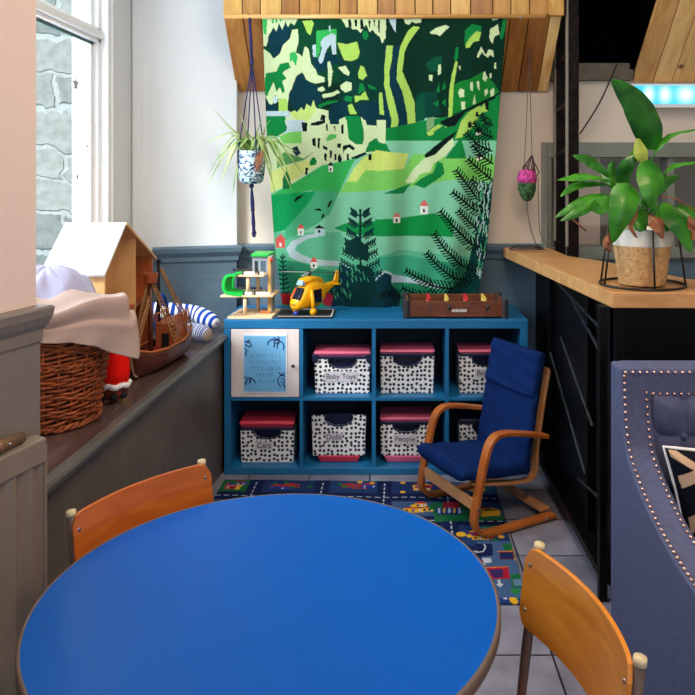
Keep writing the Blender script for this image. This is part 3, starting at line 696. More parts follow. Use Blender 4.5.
# ---------------------------------------------------------------- raster helper for woven patterns (vertex colours on dense cloth)
class Ras:
    def __init__(s, x0, x1, y0, y1, nx, ny, base):
        s.xs = np.linspace(x0, x1, nx); s.ys = np.linspace(y0, y1, ny); s.X, s.Y = np.meshgrid(s.xs, s.ys)
        s.im = np.zeros((ny, nx, 3)); s.im[:] = lin(*base)
    def poly(s, pts, col):
        pts = np.array(pts, float); a, b = pts.min(0), pts.max(0)
        ix = np.where((s.xs >= a[0]) & (s.xs <= b[0]))[0]; iy = np.where((s.ys >= a[1]) & (s.ys <= b[1]))[0]
        if len(ix) == 0 or len(iy) == 0: return
        X = s.X[iy[0]:iy[-1]+1, ix[0]:ix[-1]+1]; Y = s.Y[iy[0]:iy[-1]+1, ix[0]:ix[-1]+1]; ins = np.zeros(X.shape, bool)
        n = len(pts)
        for i in range(n):
            x1, y1 = pts[i]; x2, y2 = pts[(i+1) % n]
            if y1 == y2: continue
            c = ((y1 > Y) != (y2 > Y)) & (X < (x2-x1)*(Y-y1)/(y2-y1)+x1); ins ^= c
        s.im[iy[0]:iy[-1]+1, ix[0]:ix[-1]+1][ins] = lin(*col)
    def line(s, pts, w, col):
        for (x1, y1), (x2, y2) in zip(pts, pts[1:]):
            m = (s.X > min(x1,x2)-w) & (s.X < max(x1,x2)+w) & (s.Y > min(y1,y2)-w) & (s.Y < max(y1,y2)+w)
            if not m.any(): continue
            dx, dy = x2-x1, y2-y1; L = dx*dx+dy*dy+1e-9
            t_ = np.clip(((s.X-x1)*dx+(s.Y-y1)*dy)/L, 0, 1); d = np.hypot(s.X-x1-t_*dx, s.Y-y1-t_*dy)
            s.im[m & (d < w/2)] = lin(*col)
    def disc(s, x, y, r, col, ry=None):
        s.im[((s.X-x)/r)**2+((s.Y-y)/(ry or r))**2 < 1] = lin(*col)
def cloth_mesh(name, pos, im, m, parent=None, solid=.004, smooth=True):
    ny, nx, _ = im.shape
    vs = pos(np.linspace(0, 1, nx)[None, :].repeat(ny, 0), np.linspace(0, 1, ny)[:, None].repeat(nx, 1)).reshape(-1, 3)
    idx = np.arange(nx*ny).reshape(ny, nx)
    q = np.stack([idx[:-1,:-1], idx[1:,:-1], idx[1:,1:], idx[:-1,1:]], -1).reshape(-1, 4)
    me = bpy.data.meshes.new(name); me.vertices.add(len(vs)); me.vertices.foreach_set('co', vs.astype(np.float32).ravel())
    me.loops.add(q.size); me.loops.foreach_set('vertex_index', q.astype(np.int32).ravel())
    me.polygons.add(len(q)); me.polygons.foreach_set('loop_start', (np.arange(len(q))*4).astype(np.int32)); me.polygons.foreach_set('loop_total', np.full(len(q), 4, np.int32))
    me.update(calc_edges=True); me.validate()
    ca = me.color_attributes.new('Col', 'FLOAT_COLOR', 'POINT')
    col = np.ones((len(vs), 4), np.float32); col[:, :3] = im.reshape(-1, 3); ca.data.foreach_set('color', col.ravel())
    return link(name, me, m, parent, smooth, solid=solid)

# ---------------------------------------------------------------- tapestry
K_=(4,24,22); N=(4,50,62); D=(3,66,40); G=(10,124,58); G2=(52,172,84); CR=(198,218,168); L=(164,206,92); P=(124,196,158); SG=(176,200,206); M=(118,196,92); MT=(70,166,118); LW=(196,216,112); DK=(3,44,30); RD=(214,84,78); WH=(226,232,222)
R = Ras(255, 512, 14, 311, 560, 640, DK)
def mk(x0, y0, sc): return lambda pts: [(x0+x/sc, y0+y/sc) for x, y in pts]
A = mk(260,10,5.56); B = mk(380,10,5.35); Cc = mk(255,120,5.35); Dd = mk(375,130,3.86); E = mk(230,160,4.34)
def pa(f, col, *polys):
    for q in polys: R.poly(f(q), col)
# lower landscape first
R.poly([(255,118),(512,118),(512,311),(255,311)], P)
pa(lambda q: q, (92,178,140), [(255,232),(340,232),(360,262),(400,250),(512,262),(512,311),(255,311)])
pa(lambda q: q, (44,142,106), [(255,255),(300,262),(345,275),(400,258),(455,262),(512,270),(512,311),(255,311)])
# upper forest
pa(A, D, [(0,0),(700,0),(700,400),(0,400)]); pa(A, (3,54,44), [(440,100),(700,100),(700,700),(440,700)])
pa(A, CR, [(10,40),(215,40),(190,85),(170,70),(155,95),(140,60),(125,110),(105,70),(90,120),(75,95),(55,130),(35,200),(10,200)])
pa(A, G2, [(12,50),(40,50),(35,140),(20,130)], [(65,40),(78,40),(75,75),(66,70)], [(85,40),(98,40),(95,70),(88,72)], [(105,40),(122,40),(115,70)])
pa(A, N, [(40,200),(45,150),(60,120),(80,100),(90,120),(105,80),(125,110),(140,70),(160,100),(190,85),(175,110),(160,170),(130,190),(115,230),(90,260),(75,265),(60,225)])
pa(A, CR, [(20,215),(55,240),(75,270),(95,255),(110,240),(130,190),(165,160),(180,110),(210,105),(215,165),(200,240),(215,240),(235,260),(250,200),(270,215),(285,300),(310,330),(320,360),(360,375),(360,400),(310,410),(280,400),(255,385),(240,350),(200,370),(180,430),(160,480),(150,570),(110,570),(100,490),(85,470),(70,530),(50,520),(20,460)])
pa(A, G, [(30,350),(90,340),(110,300),(160,290),(170,320),(140,335),(125,350),(150,380),(130,390),(125,400),(140,450),(125,465),(110,430),(90,455),(75,400),(60,430),(40,475),(20,470)])
pa(A, G2, [(165,240),(195,230),(210,260),(200,310),(180,280),(165,290)])
pa(A, CR, [(20,560),(150,560),(165,570),(205,575),(230,540),(260,520),(290,500),(315,545),(380,560),(385,640),(440,640),(440,610),(475,590),(480,700),(20,700)], [(560,590),(600,640),(700,640),(700,700),(580,700)])
pa(A, (188,216,120), [(165,570),(240,540),(262,520),(300,500),(310,560),(250,640),(190,600)])
pa(A, N, [(165,510),(160,470),(180,430),(195,390),(210,360),(235,345),(250,390),(300,415),(330,430),(320,460),(340,470),(345,500),(320,540),(310,520),(300,490),(285,540),(260,520),(245,560),(230,540),(205,570),(180,545)], [(35,500),(60,530),(75,515),(100,560),(40,560)])
pa(A, SG, [(70,490),(90,475),(100,490),(95,510),(80,520)], [(30,560),(165,560),(165,600),(30,590)], [(120,640),(230,640),(180,700),(130,700)])
pa(A, L, [(105,490),(150,490),(155,560),(105,560)])
pa(A, G, [(25,590),(140,590),(145,610),(110,625),(150,640),(150,670),(100,700),(25,700)])
pa(A, L, [(235,60),(290,55),(300,75),(280,140),(265,130)], [(430,180),(465,185),(480,190),(520,180),(540,175),(555,230),(545,270),(510,285),(470,280),(450,240)], [(545,350),(560,310),(580,320),(595,365),(570,390),(550,380)], [(525,475),(560,475),(585,450),(605,500),(580,500),(555,500),(530,515)], [(485,530),(510,520),(540,580),(500,580)])
pa(A, N, [(290,260),(340,220),(420,250),(460,300),(400,300),(360,340),(320,350),(300,310)])
pa(A, G2, [(315,115),(425,105),(425,190),(410,150),(375,150),(360,190),(345,160),(335,230),(320,270),(310,260)])
pa(A, SG, [(335,180),(355,155),(400,130),(420,140),(425,245),(405,250),(395,190),(370,220),(350,290),(335,300),(325,280),(345,210)], [(290,195),(310,190),(310,260),(295,260)], [(383,90),(393,85),(393,120),(385,120)])
pa(A, CR, [(375,290),(390,285),(405,340),(395,420),(380,430)], [(435,320),(475,310),(500,345),(495,365),(470,355)], [(445,420),(480,395),(510,405),(510,445),(475,460),(450,440)], [(320,435),(350,425),(365,445),(345,455),(320,450)], [(345,470),(400,460),(430,445),(445,460),(400,480),(350,490)])
pa(A, G, [(320,530),(380,505),(435,500),(430,510),(360,530),(335,545)], [(465,490),(480,475),(515,480),(510,510),(470,505)], [(555,405),(575,410),(585,445),(545,470)], [(595,410),(640,430),(650,445),(610,440)])
pa(A, N, [(380,560),(400,520),(480,500),(490,540),(480,590),(440,610),(430,635),(390,635),(380,600)], [(540,530),(600,510),(690,500),(700,640),(600,640),(560,590)])
pa(A, G, [(475,590),(550,590),(575,640),(580,700),(480,700)])
pa(A, K_, [(235,630),(255,625),(260,670),(240,675)], [(280,630),(330,620),(345,580),(365,590),(360,620),(330,635),(285,645)], [(370,630),(380,630),(380,675),(370,670)], [(405,640),(418,645),(415,680),(408,675)], [(450,640),(462,630),(465,680),(452,685)])
pa(A, CR, [(440,35),(700,35),(700,150),(680,185),(665,150),(640,130),(625,110),(610,125),(590,80),(560,130),(540,110),(515,110),(500,90),(480,100),(465,70)])
pa(A, K_, [(490,55),(505,55),(510,95),(495,90)], [(525,55),(540,55),(540,90),(530,95)], [(555,55),(570,50),(580,105),(560,110)], [(600,60),(615,60),(610,110)], [(655,55),(670,55),(668,130),(658,120)], [(630,55),(640,55),(638,100)])
pa(A, G, [(570,140),(575,120),(595,120),(605,145),(590,170),(575,160)]); pa(A, L, [(660,460),(680,460),(690,585),(665,580)])
pa(B, N, [(20,190),(110,190),(95,380),(150,480),(150,640),(20,640)]); pa(B, (3,60,50), [(200,440),(300,440),(330,560),(190,590)])
pa(B, (4,76,52), [(240,290),(290,250),(330,250),(330,320),(270,330)], [(190,470),(240,440),(240,590),(190,600)])
pa(B, L, [(35,190),(70,190),(62,270),(50,330),(50,400),(75,480),(100,590),(75,700),(50,700),(62,590),(40,500),(22,400),(25,280)], [(180,85),(215,90),(185,130),(150,180),(130,230),(120,330),(150,400),(185,490),(190,600),(185,700),(150,700),(145,560),(120,440),(88,370),(95,270),(110,190),(150,110)])
pa(B, CR, [(265,120),(300,95),(350,80),(372,90),(350,110),(320,140),(300,130),(275,128)], [(125,45),(220,40),(220,65),(190,70),(170,60),(155,78),(135,70)], [(0,40),(25,40),(35,100),(10,175),(0,130)], [(262,345),(282,345),(280,380),(262,375)], [(312,295),(325,290),(325,340),(308,350)], [(600,38),(640,38),(625,52),(600,55)])
pa(B, SG, [(45,45),(85,45),(85,120),(70,100)])
pa(B, G, [(450,190),(455,110),(490,75),(540,85),(540,120),(500,140),(480,160)], [(640,150),(660,40),(680,40),(672,90),(655,160)], [(405,200),(420,200),(415,270),(395,270)], [(300,440),(315,390),(320,440)], [(330,430),(345,380),(352,420)], [(285,500),(315,480),(310,520)], [(330,495),(350,475),(350,515)])
pa(B, L, [(455,205),(460,180),(480,150),(515,115),(540,120),(530,165),(500,170),(480,200)])
pa(B, CR, [(590,100),(610,90),(630,75),(640,130),(615,140),(600,180),(583,150)], [(515,250),(540,195),(565,240),(580,210),(605,215),(610,255),(590,240),(575,255),(555,240),(545,225),(525,258)])
pa(B, (16,120,44), [(385,480),(400,400),(420,385),(480,370),(550,330),(610,390),(640,440),(500,510),(420,545),(385,560)])
pa(B, G, [(0,640),(190,600),(370,570),(640,450),(640,700),(0,700)])
pa(B, L, [(405,270),(415,280),(395,400),(385,575),(365,575),(370,430),(385,340)])
pa(B, CR, [(417,440),(430,420),(450,430),(450,465),(425,468)], [(432,490),(455,490),(455,530),(435,535)], [(480,390),(495,385),(497,435),(480,430)], [(515,380),(530,380),(532,430),(520,420)], [(550,340),(560,325),(575,360),(565,385),(548,370)], [(585,340),(597,335),(595,365),(587,362)], [(612,285),(622,280),(622,315),(612,310)], [(590,430),(610,415),(612,455),(592,462)], [(498,480),(505,450),(512,500),(495,508)], [(558,430),(575,420),(578,445),(560,460)], [(418,300),(430,300),(428,325)])
pa(B, (120,160,110), [(250,580),(290,570),(290,620),(250,650)])
pa(B, L, [(250,655),(310,610),(360,625),(330,650),(260,675)], [(430,600),(470,550),(530,510),(555,530),(500,620),(440,680),(400,690),(420,640)], [(540,520),(570,480),(580,540),(550,550)])
pa(B, K_, [(320,600),(400,560),(620,455),(620,470),(460,545),(400,620),(360,625)], [(470,600),(485,595),(490,630),(470,630)], [(510,545),(525,545),(528,575),(512,570)], [(560,480),(580,470),(582,540),(565,530)])
pa(B, G, [(290,650),(340,615),(360,640),(320,690),(280,690)], [(500,630),(560,560),(640,500),(640,700),(500,700)])
# middle landscape
pa(Cc, CR, [(20,120),(250,60),(300,0),(700,0),(700,160),(600,180),(540,200),(480,215),(360,240),(280,290),(200,340),(60,400)])
pa(Cc, (206,220,130), [(130,260),(280,215),(330,230),(200,330),(60,400),(60,290)])
pa(Cc, G, [(30,0),(160,0),(170,50),(130,60),(30,60)]); pa(Cc, M, [(130,90),(180,65),(250,60),(250,125),(150,125)]); pa(Cc, SG, [(165,0),(270,0),(270,60),(250,60),(175,60)])
pa(Cc, (84,150,84), [(120,200),(160,170),(260,205),(330,160),(260,215),(130,250),(115,260)]); pa(Cc, N, [(200,150),(225,140),(245,175),(225,195),(205,170)])
pa(Cc, (80,180,80), [(380,100),(400,75),(435,75),(435,95),(385,115)])
pa(Cc, K_, [(250,10),(280,15),(280,60),(255,60)], [(300,15),(375,0),(375,15),(340,28),(300,28)], [(305,100),(325,95),(325,145),(310,135)], [(335,95),(350,100),(345,155),(335,145)], [(362,135),(390,150),(385,160),(362,152)], [(370,175),(385,180),(382,220),(372,215)], [(400,160),(412,165),(408,205),(400,200)], [(425,180),(435,180),(433,215),(425,215)], [(445,225),(440,205),(452,175),(466,210),(458,225)], [(490,180),(502,180),(505,215),(490,212)], [(440,125),(458,125),(458,150),(440,148)], [(468,140),(480,135),(510,130),(535,150),(530,162),(500,148),(480,160),(472,180)], [(380,20),(390,20),(390,55),(380,55)], [(418,30),(428,30),(428,60)], [(460,25),(475,20),(472,75),(462,70)], [(270,255),(285,255),(280,295),(268,290)], [(515,200),(590,170),(600,180),(530,215)])
pa(Cc, G, [(290,230),(305,200),(320,200),(332,220),(325,240),(295,245)], [(490,0),(570,0),(582,60),(580,130),(540,130),(500,100)], [(590,170),(610,120),(650,95),(665,120),(700,130),(700,165)])
pa(Cc, N, [(590,0),(650,0),(650,30),(600,25)], [(400,0),(450,0),(450,20),(400,20)])
pa(Cc, G2, [(60,415),(200,340),(280,295),(360,245),(520,210),(540,200),(490,300),(450,385),(430,390),(300,375),(60,420)])
pa(Cc, (14,148,82), [(60,405),(330,378),(290,440),(160,590),(60,610)])
pa(Cc, MT, [(330,378),(450,385),(400,500),(330,560),(160,640),(160,590),(290,440)])
pa(Cc, LW, [(490,330),(530,260),(580,200),(640,170),(700,165),(700,270),(590,270),(545,330)]); pa(Cc, M, [(450,390),(490,330),(545,330),(590,270),(700,270),(700,375),(540,385)])
pa(Cc, (20,110,60), [(150,368),(150,310),(170,270),(190,310),(195,360),(175,370)])
pa(Cc, K_, [(210,430),(225,410),(270,395),(215,440)], [(385,470),(395,440),(415,425),(400,460)], [(320,475),(350,470),(360,485),(325,482)], [(355,520),(365,495),(373,510),(360,530)], [(605,185),(625,180),(622,215),(608,215)])
pa(Cc, (16,142,72), [(420,580),(480,555),(700,535),(700,612),(600,620),(480,600)])
# right-hand hills
pa(Dd, LW, [(0,75),(60,85),(130,90),(110,150),(0,160)]); pa(Dd, M, [(0,160),(110,150),(150,90),(350,110),(460,100),(460,200),(300,190),(130,220),(0,235)])
pa(Dd, CR, [(115,200),(150,150),(190,110),(300,30),(305,60),(270,100),(225,130),(215,160),(175,170),(150,200),(130,205)])
pa(Dd, K_, [(190,95),(260,40),(320,0),(300,30),(230,95),(195,108)])
pa(Dd, G, [(150,210),(180,185),(225,165),(240,120),(262,130),(268,170),(240,190),(190,225)], [(30,245),(60,235),(140,205),(110,245)], [(270,110),(330,30),(345,80),(350,110)], [(0,75),(40,50),(60,85)])
pa(Dd, (14,140,66), [(0,345),(100,340),(230,320),(300,345),(300,410),(0,408)])
pa(Dd, (60,162,124), [(0,490),(120,486),(230,500),(300,560),(300,620),(150,580),(60,555),(0,530)]); pa(Dd, (30,130,90), [(40,570),(200,600),(260,640),(60,690),(40,640)])
pa(Dd, SG, [(15,535),(60,555),(150,575),(260,600),(240,612),(150,592),(60,590),(40,575)])
# road on the left
pa(E, SG, [(245,385),(270,350),(330,325),(410,310),(415,325),(340,340),(290,370),(283,390),(310,410),(350,425),(470,440),(560,490),(560,510),(470,462),(380,455),(310,440),(260,420)])
pa(Dd, N, [(0,560),(50,580),(100,640),(90,700),(0,700)]); pa(Dd, (4,60,56), [(455,180),(455,700),(240,650),(300,600),(350,560),(370,480),(390,400),(400,320),(420,240)])
pa(E, (5,52,62), [(470,442),(545,490),(575,560),(600,640),(440,640),(430,560),(470,500)], [(600,640),(590,560),(620,530),(660,480),(700,500),(700,640)])
R.line(E([(600,560),(640,510),(675,480),(700,492)]), 1.6, SG)
# houses
def house(f, x, y, w, h, roof, body=WH, win=K_):
    pa(f, body, [(x,y),(x+w,y),(x+w,y+h),(x,y+h)]); pa(f, roof, [(x-w*.15,y+1),(x+w*.5,y-h*.75),(x+w*1.15,y+1)]); pa(f, win, [(x+w*.35,y+h*.35),(x+w*.6,y+h*.35),(x+w*.6,y+h*.8),(x+w*.35,y+h*.8)])
house(Cc, 230,580,32,35,RD); house(Cc, 320,580,50,26,K_,SG); house(Cc, 110,642,52,44,RD,RD,WH); house(Cc, 392,245,24,33,K_)
house(E, 350,440,30,28,RD); house(Dd, 70,335,26,24,(224,120,112)); house(Dd, 175,292,30,32,(206,104,96)); house(B, 512,645,34,24,K_); house(Dd, 392,100,22,18,DK)
pa(lambda q: q, (168,30,34), [(279.5,293),(291,293),(290,305),(281,305)]); pa(lambda q: q, (196,44,66), [(322,300),(327,291),(333,296),(331,306),(325,305)])
# layered trees
def fir(f, x, y0, y1, w, col, n=9, wt=4.0):
    R.line(f([(x,y0),(x+3,y1)]), 2.2, col)
    for i in range(n):
        y = y0+(y1-y0)*(i+.4)/n; ww = w*(.25+.75*(i+1)/n)
        for s in (-1, 1):
            p, q = (x, y+10), (x+s*ww, y-ww*.35)
            R.line(f([p, q]), 1.5, col)
            for k in range(2, 7):
                t_ = k/6.5; bx, by = p[0]+(q[0]-p[0])*t_, p[1]+(q[1]-p[1])*t_
                R.line(f([(bx,by),(bx+s*7,by-16)]), 1.5, col); R.line(f([(bx,by),(bx+s*9,by+12)]), 1.5, col)
fir(E, 565, 215, 640, 110, (4,50,48), 9); pa(E, (4,50,48), [(500,360),(550,330),(600,380),(600,440),(545,420),(500,400)], [(510,470),(560,450),(620,470),(640,560),(600,640),(530,640),(530,540)])
for i in range(9):
    y = 420+i*19; wv = 14+i*3.0
    R.poly(E([(228-wv,y-6),(228,y+4),(228+wv,y-8),(228+wv*.8,y+3),(228,y+12),(228-wv*.8,y+5)]), (6,58,46))
R.line(E([(228,410),(232,580)]), 1.6, (6,58,46))
# black fern fronds
def frond(f, pts, ln, w=1.8, n=9):
    q = f(pts); R.line(q, w, K_)
    tot = []
    for (x1,y1),(x2,y2) in zip(q, q[1:]):
        n = max(3, int(math.hypot(x2-x1, y2-y1)/3.1))
        for k in range(n):
            t_ = (k+.5)/n; tot.append((x1+(x2-x1)*t_, y1+(y2-y1)*t_, x2-x1, y2-y1))
    for i, (x, y, dx, dy) in enumerate(tot):
        d = math.hypot(dx, dy); dx, dy = dx/d, dy/d; l_ = ln*(1-.55*i/len(tot))
        for s in (-1, 1):
            ex, ey = dx*.55-dy*s*.85, dy*.55+dx*s*.85
            R.line([(x, y), (x+ex*l_, y+ey*l_)], 1.45, K_)
for pts, ln in (([(450,290),(400,270),(312,155)],9), ([(450,330),(380,305),(298,240)],8), ([(450,470),(370,440),(300,370),(252,312)],9), ([(420,560),(330,520),(270,460),(228,400)],9), ([(380,590),(300,570),(240,520),(200,475)],8), ([(300,610),(220,600),(120,545)],8), ([(450,80),(400,60),(350,10)],8), ([(450,190),(400,150),(358,112)],8), ([(450,400),(390,380),(320,310)],8), ([(250,640),(180,640),(105,612)],7), ([(100,650),(60,620),(20,640)],6), ([(455,30),(410,10),(380,-30)],7), ([(455,-20),(425,-30),(410,-60)],6), ([(455,240),(420,225),(372,190)],8), ([(455,130),(420,105),(378,60)],8)):
    frond(Dd, pts, ln)
for i in range(90):
    x = random.uniform(395, 450); y = random.uniform(190, 560)
    R.line(Dd([(x,y),(x+random.uniform(-8,4),y+random.uniform(14,30))]), .9, random.choice([SG, MT, (150,190,170)]))
for i in range(30):
    x = random.uniform(440, 600); y = random.uniform(440, 600); R.line(E([(x,y),(x+6,y+18)]), .8, MT)
def xl(y): return np.interp(y, [14,17,125,245,311], [262.3,262.5,266,274,282.5])
def xr(y): return np.interp(y, [14,17,140,240,290,311], [507,507,497,488,479,476.5])
# resample so that the cloth's own (u,v) carries the design
ny, nx, _ = R.im.shape; vv = np.linspace(16.5, 308.5, ny); im2 = np.zeros((ny, nx, 3))
for j, y in enumerate(vv):
    row = R.im[min(ny-1, int(round((y-14)/297*(ny-1))))]; xs_ = np.linspace(xl(y), xr(y), nx)
    ii = np.clip(((xs_-255)/257*(nx-1)).round().astype(int), 0, nx-1); im2[j] = row[ii]
im2 *= (1+(rng.rand(ny, nx, 1)-.5)*.30)
def tap(u, v):
    py = 16.5+292*v; px = xl(py)+(xr(py)-xl(py))*u
    Yd = 3.607+.305*v
    fold = .018*v*np.sin(u*19+1.2+v*.8)+.010*v*np.sin(u*41+v*2)+.004*np.sin(u*13)*(1-v)
    return np.stack([(px-385)*Yd/740, Yd+fold, CZ-(py-170)*Yd/740], -1)
m_knit = vmat('knitted_wool', .95, bump=.4, bscale=350)
tap_o = cloth_mesh('tapestry', tap, im2, m_knit)
tag(tap_o, 'large green woven tapestry of a forest and hills hanging from a wooden pole', 'tapestry')
tag(MB().tube([at(224,16.5,3.60), at(545,16.5,3.60)], .0105, 14).done('hanging_pole', wood('dowel', (196,142,78), (222,172,104), .4, stretch=(1,8,8)), smooth=True), 'long wooden dowel the tapestry hangs from', 'pole')

# ---------------------------------------------------------------- play rug with printed streets
nx, ny = 420, 330; Q = Ras(0, 1.27, 0, .97, nx, ny, (40,62,108))
NV=(16,30,76); WT=(190,204,220); GR=(24,104,60); RE=(176,34,44); YE=(226,176,40); BL=(30,62,150); LB=(96,132,172)
for y in (.10, .34, .585, .80): Q.poly([(0,y-.038),(1.27,y-.038),(1.27,y+.038),(0,y+.038)], NV)
for x in (.16, .47, .76, 1.045): Q.poly([(x-.034,0),(x+.034,0),(x+.034,.97),(x-.034,.97)], NV)
for y in (.10, .34, .585, .80):
    for k in range(32): Q.line([(k*.04,y),(k*.04+.020,y)], .006, WT)
for x in (.16, .47, .76, 1.045):
    for k in range(24): Q.line([(x,k*.04),(x,k*.04+.020)], .006, WT)
xs_ = [0,.125,.195,.435,.505,.725,.795,1.01,1.08,1.27]; ys_ = [0,.06,.14,.30,.38,.545,.625,.76,.84,.97]
for i in range(0, 9, 2):
    for j in range(0, 9, 2):
        x0, x1, y0, y1 = xs_[i], xs_[i+1], ys_[j], ys_[j+1]
        if x1-x0 < .1 or y1-y0 < .06: Q.poly([(x0,y0),(x1,y0),(x1,y1),(x0,y1)], (66,96,140) if (i+j) % 4 else GR); continue
        Q.poly([(x0,y0),(x1,y0),(x1,y1),(x0,y1)], random.choice([(30,60,110), (40,78,124), (60,90,134), GR, (28,50,100)]))
        for k in range(3):
            bx, by = random.uniform(x0+.02,x1-.07), random.uniform(y0+.02,y1-.05); c_ = random.choice([RE, YE, BL, (150,60,40)]); w_ = random.uniform(.05,.09)
            Q.poly([(bx,by),(bx+w_,by),(bx+w_,by+.035),(bx,by+.035)], c_); Q.poly([(bx-.005,by+.035),(bx+w_*.5,by+.055),(bx+w_+.005,by+.035)], RE if c_ != RE else YE)
            for q in range(3): Q.poly([(bx+.008+q*w_/3,by+.008),(bx+.018+q*w_/3,by+.008),(bx+.018+q*w_/3,by+.024),(bx+.008+q*w_/3,by+.024)], random.choice([WT, BL, NV]))
        for k in range(4): Q.disc(random.uniform(x0+.01,x1-.01), random.uniform(y0+.01,y1-.01), .013, random.choice([GR,(20,110,50),YE]))
# blocks that can be made out between the table and the small armchair
RX0, RY0, ra = -.785, 2.535, math.radians(-1.5)
def rp(px, py):
    Y = 740*CZ/(py-170); X = (px-385)*Y/740; dx, dy = X-RX0, Y-RY0; c_, s_ = math.cos(ra), math.sin(ra)
    return (dx*c_+dy*s_, -dx*s_+dy*c_)
ex = lambda pts: [rp(400+x/4.34, 480+y/4.34) for x, y in pts]
Q.poly(ex([(330,275),(560,270),(560,520),(430,520)]), (66,96,140))
Q.poly(ex([(140,105),(300,105),(310,185),(150,190)]), GR); Q.poly(ex([(185,105),(250,100),(262,128),(190,130)]), RE); Q.poly(ex([(155,128),(272,128),(270,158),(160,160)]), (30,50,120))
for k in range(5): Q.poly(ex([(165+k*22,130),(175+k*22,130),(175+k*22,152),(165+k*22,152)]), YE if k % 2 else WT)
Q.poly(ex([(355,140),(435,140),(435,162),(350,165)]), YE); Q.poly(ex([(300,165),(480,165),(480,180),(300,185)]), GR)
Q.poly(ex([(350,212),(430,205),(440,235),(360,240)]), (60,130,90)); Q.disc(*rp(461,536), .02, YE)
Q.poly(ex([(325,285),(400,285),(405,335),(345,340)]), NV); Q.line(ex([(330,322),(360,318),(372,300),(365,288)]), .006, WT)
Q.poly(ex([(445,285),(555,280),(555,320),(450,315)]), GR); Q.poly(ex([(485,283),(548,280),(550,302),(490,305)]), RE); Q.poly(ex([(488,305),(548,302),(548,358),(500,360)]), YE)
for k in range(3): Q.poly(ex([(498+k*18,310),(508+k*18,310),(510+k*18,350),(502+k*18,350)]), BL)
Q.poly(ex([(428,318),(492,315),(495,355),(435,352)]), (90,30,40)); Q.poly(ex([(434,326),(488,324),(488,350),(440,348)]), (22,38,96)); Q.line(ex([(425,318),(490,318)]), .006, (220,130,50))
Q.poly(ex([(372,388),(470,384),(478,438),(400,440)]), (168,30,52)); Q.poly(ex([(385,398),(445,395),(450,432),(405,434)]), (60,40,100)); Q.line(ex([(372,388),(465,385)]), .007, (220,120,60))
Q.poly(ex([(480,418),(560,412),(560,480),(485,475)]), GR); Q.poly(ex([(490,440),(545,435),(545,468),(495,468)]), LB); Q.poly(ex([(475,488),(500,478),(530,490),(500,508)]), (30,130,60))
Q.line(ex([(430,445),(433,465)]), .010, WT); Q.poly(ex([(415,462),(450,460),(436,476)]), WT); Q.poly(ex([(355,345),(395,345),(398,365),(365,368)]), WT)
im = Q.im*(1+(rng.rand(ny, nx, 1)-.5)*.25)
def rugp(u, v):
    x = u*1.27; y = v*.97; c_, s_ = math.cos(ra), math.sin(ra)
    return np.stack([RX0+x*c_-y*s_, RY0+x*s_+y*c_, .005+.0015*np.sin(x*23)*np.sin(y*17)], -1)
rug = cloth_mesh('play_rug', rugp, im, vmat('printed_nylon_pile', .95, bump=.5, bscale=500), solid=.005)
tag(rug, 'blue childrens rug printed with streets and houses, on the tiled floor', 'rug')

# ---------------------------------------------------------------- patterned cushion in the grey armchair
nx = ny = 170; Z_ = Ras(0, 1, 0, 1, nx, ny, (8,12,26)); WP=(222,214,206); TN=(190,160,132)
Z_.poly([(.02,.99),(.09,.99),(.31,.85),(.04,.68),(.03,.78),(.17,.86),(.02,.94)], TN)
for k in range(7):
    x = .04+k*.10; y = .44+.045*k+.05*(k % 2)
    Z_.poly([(x,y),(x+.10,y+.07),(x+.10,y-.06),(x,y-.13)], WP if k % 2 else TN); Z_.poly([(x,y-.30),(x+.10,y-.23),(x+.10,y-.33),(x,y-.40)], TN if k % 2 else WP)
Z_.poly([(.45,.95),(.75,.70),(1,.95),(.9,.95),(.75,.80),(.58,.95)], WP)
pil = thing('scatter_cushion', 'black cushion with cream and tan zigzags leaning in the grey armchair', 'cushion', (.93,2.0,.45))
pu = Vector((.985,-.12,.02)).normalized(); pv = Vector((-.16,.13,.975)).normalized(); pc = Vector((.752,1.985,.727))+pu*.152-pv*.152; pn = pu.cross(pv).normalized()
PS = .31
def pilf(sgn):
    def f(u, v):
        a, b_ = u-.5, v-.5; e = np.clip(np.minimum(np.minimum(u, 1-u), np.minimum(v, 1-v))*2, 0, 1)
        th = .062*np.sqrt(np.clip(1-(1-e)**2, 0, 1)); cx_ = 1-.10*(1-(2*np.abs(a))**2)*0; pin = 1-.06*(1-np.abs(2*b_)**2); pin2 = 1-.06*(1-np.abs(2*a)**2)
        X = a*PS*pin; Yv = b_*PS*pin2
        return np.array(pc)+X[...,None]*np.array(pu)+Yv[...,None]*np.array(pv)+(sgn*th)[...,None]*np.array(pn)
    return f
cloth_mesh('front', pilf(1), Z_.im, m_pil, pil, solid=0); cloth_mesh('back', pilf(-1), Z_.im*0+.006, m_pil, pil, solid=0)
ed = []
for a0, b0, a1, b1 in ((-.5,-.5,.5,-.5),(.5,-.5,.5,.5),(.5,.5,-.5,.5),(-.5,.5,-.5,-.5)):
    for k in range(10):
        a = a0+(a1-a0)*k/10; b_ = b0+(b1-b0)*k/10; ed.append(pc+pu*a*PS*(1-.06*(1-abs(2*b_)**2))+pv*b_*PS*(1-.06*(1-abs(2*a)**2)))
ed.append(ed[0]); MB().tube(ed, .0055, 8).done('piping', mat('white_piping', (222,220,222), .7), pil, smooth=True)
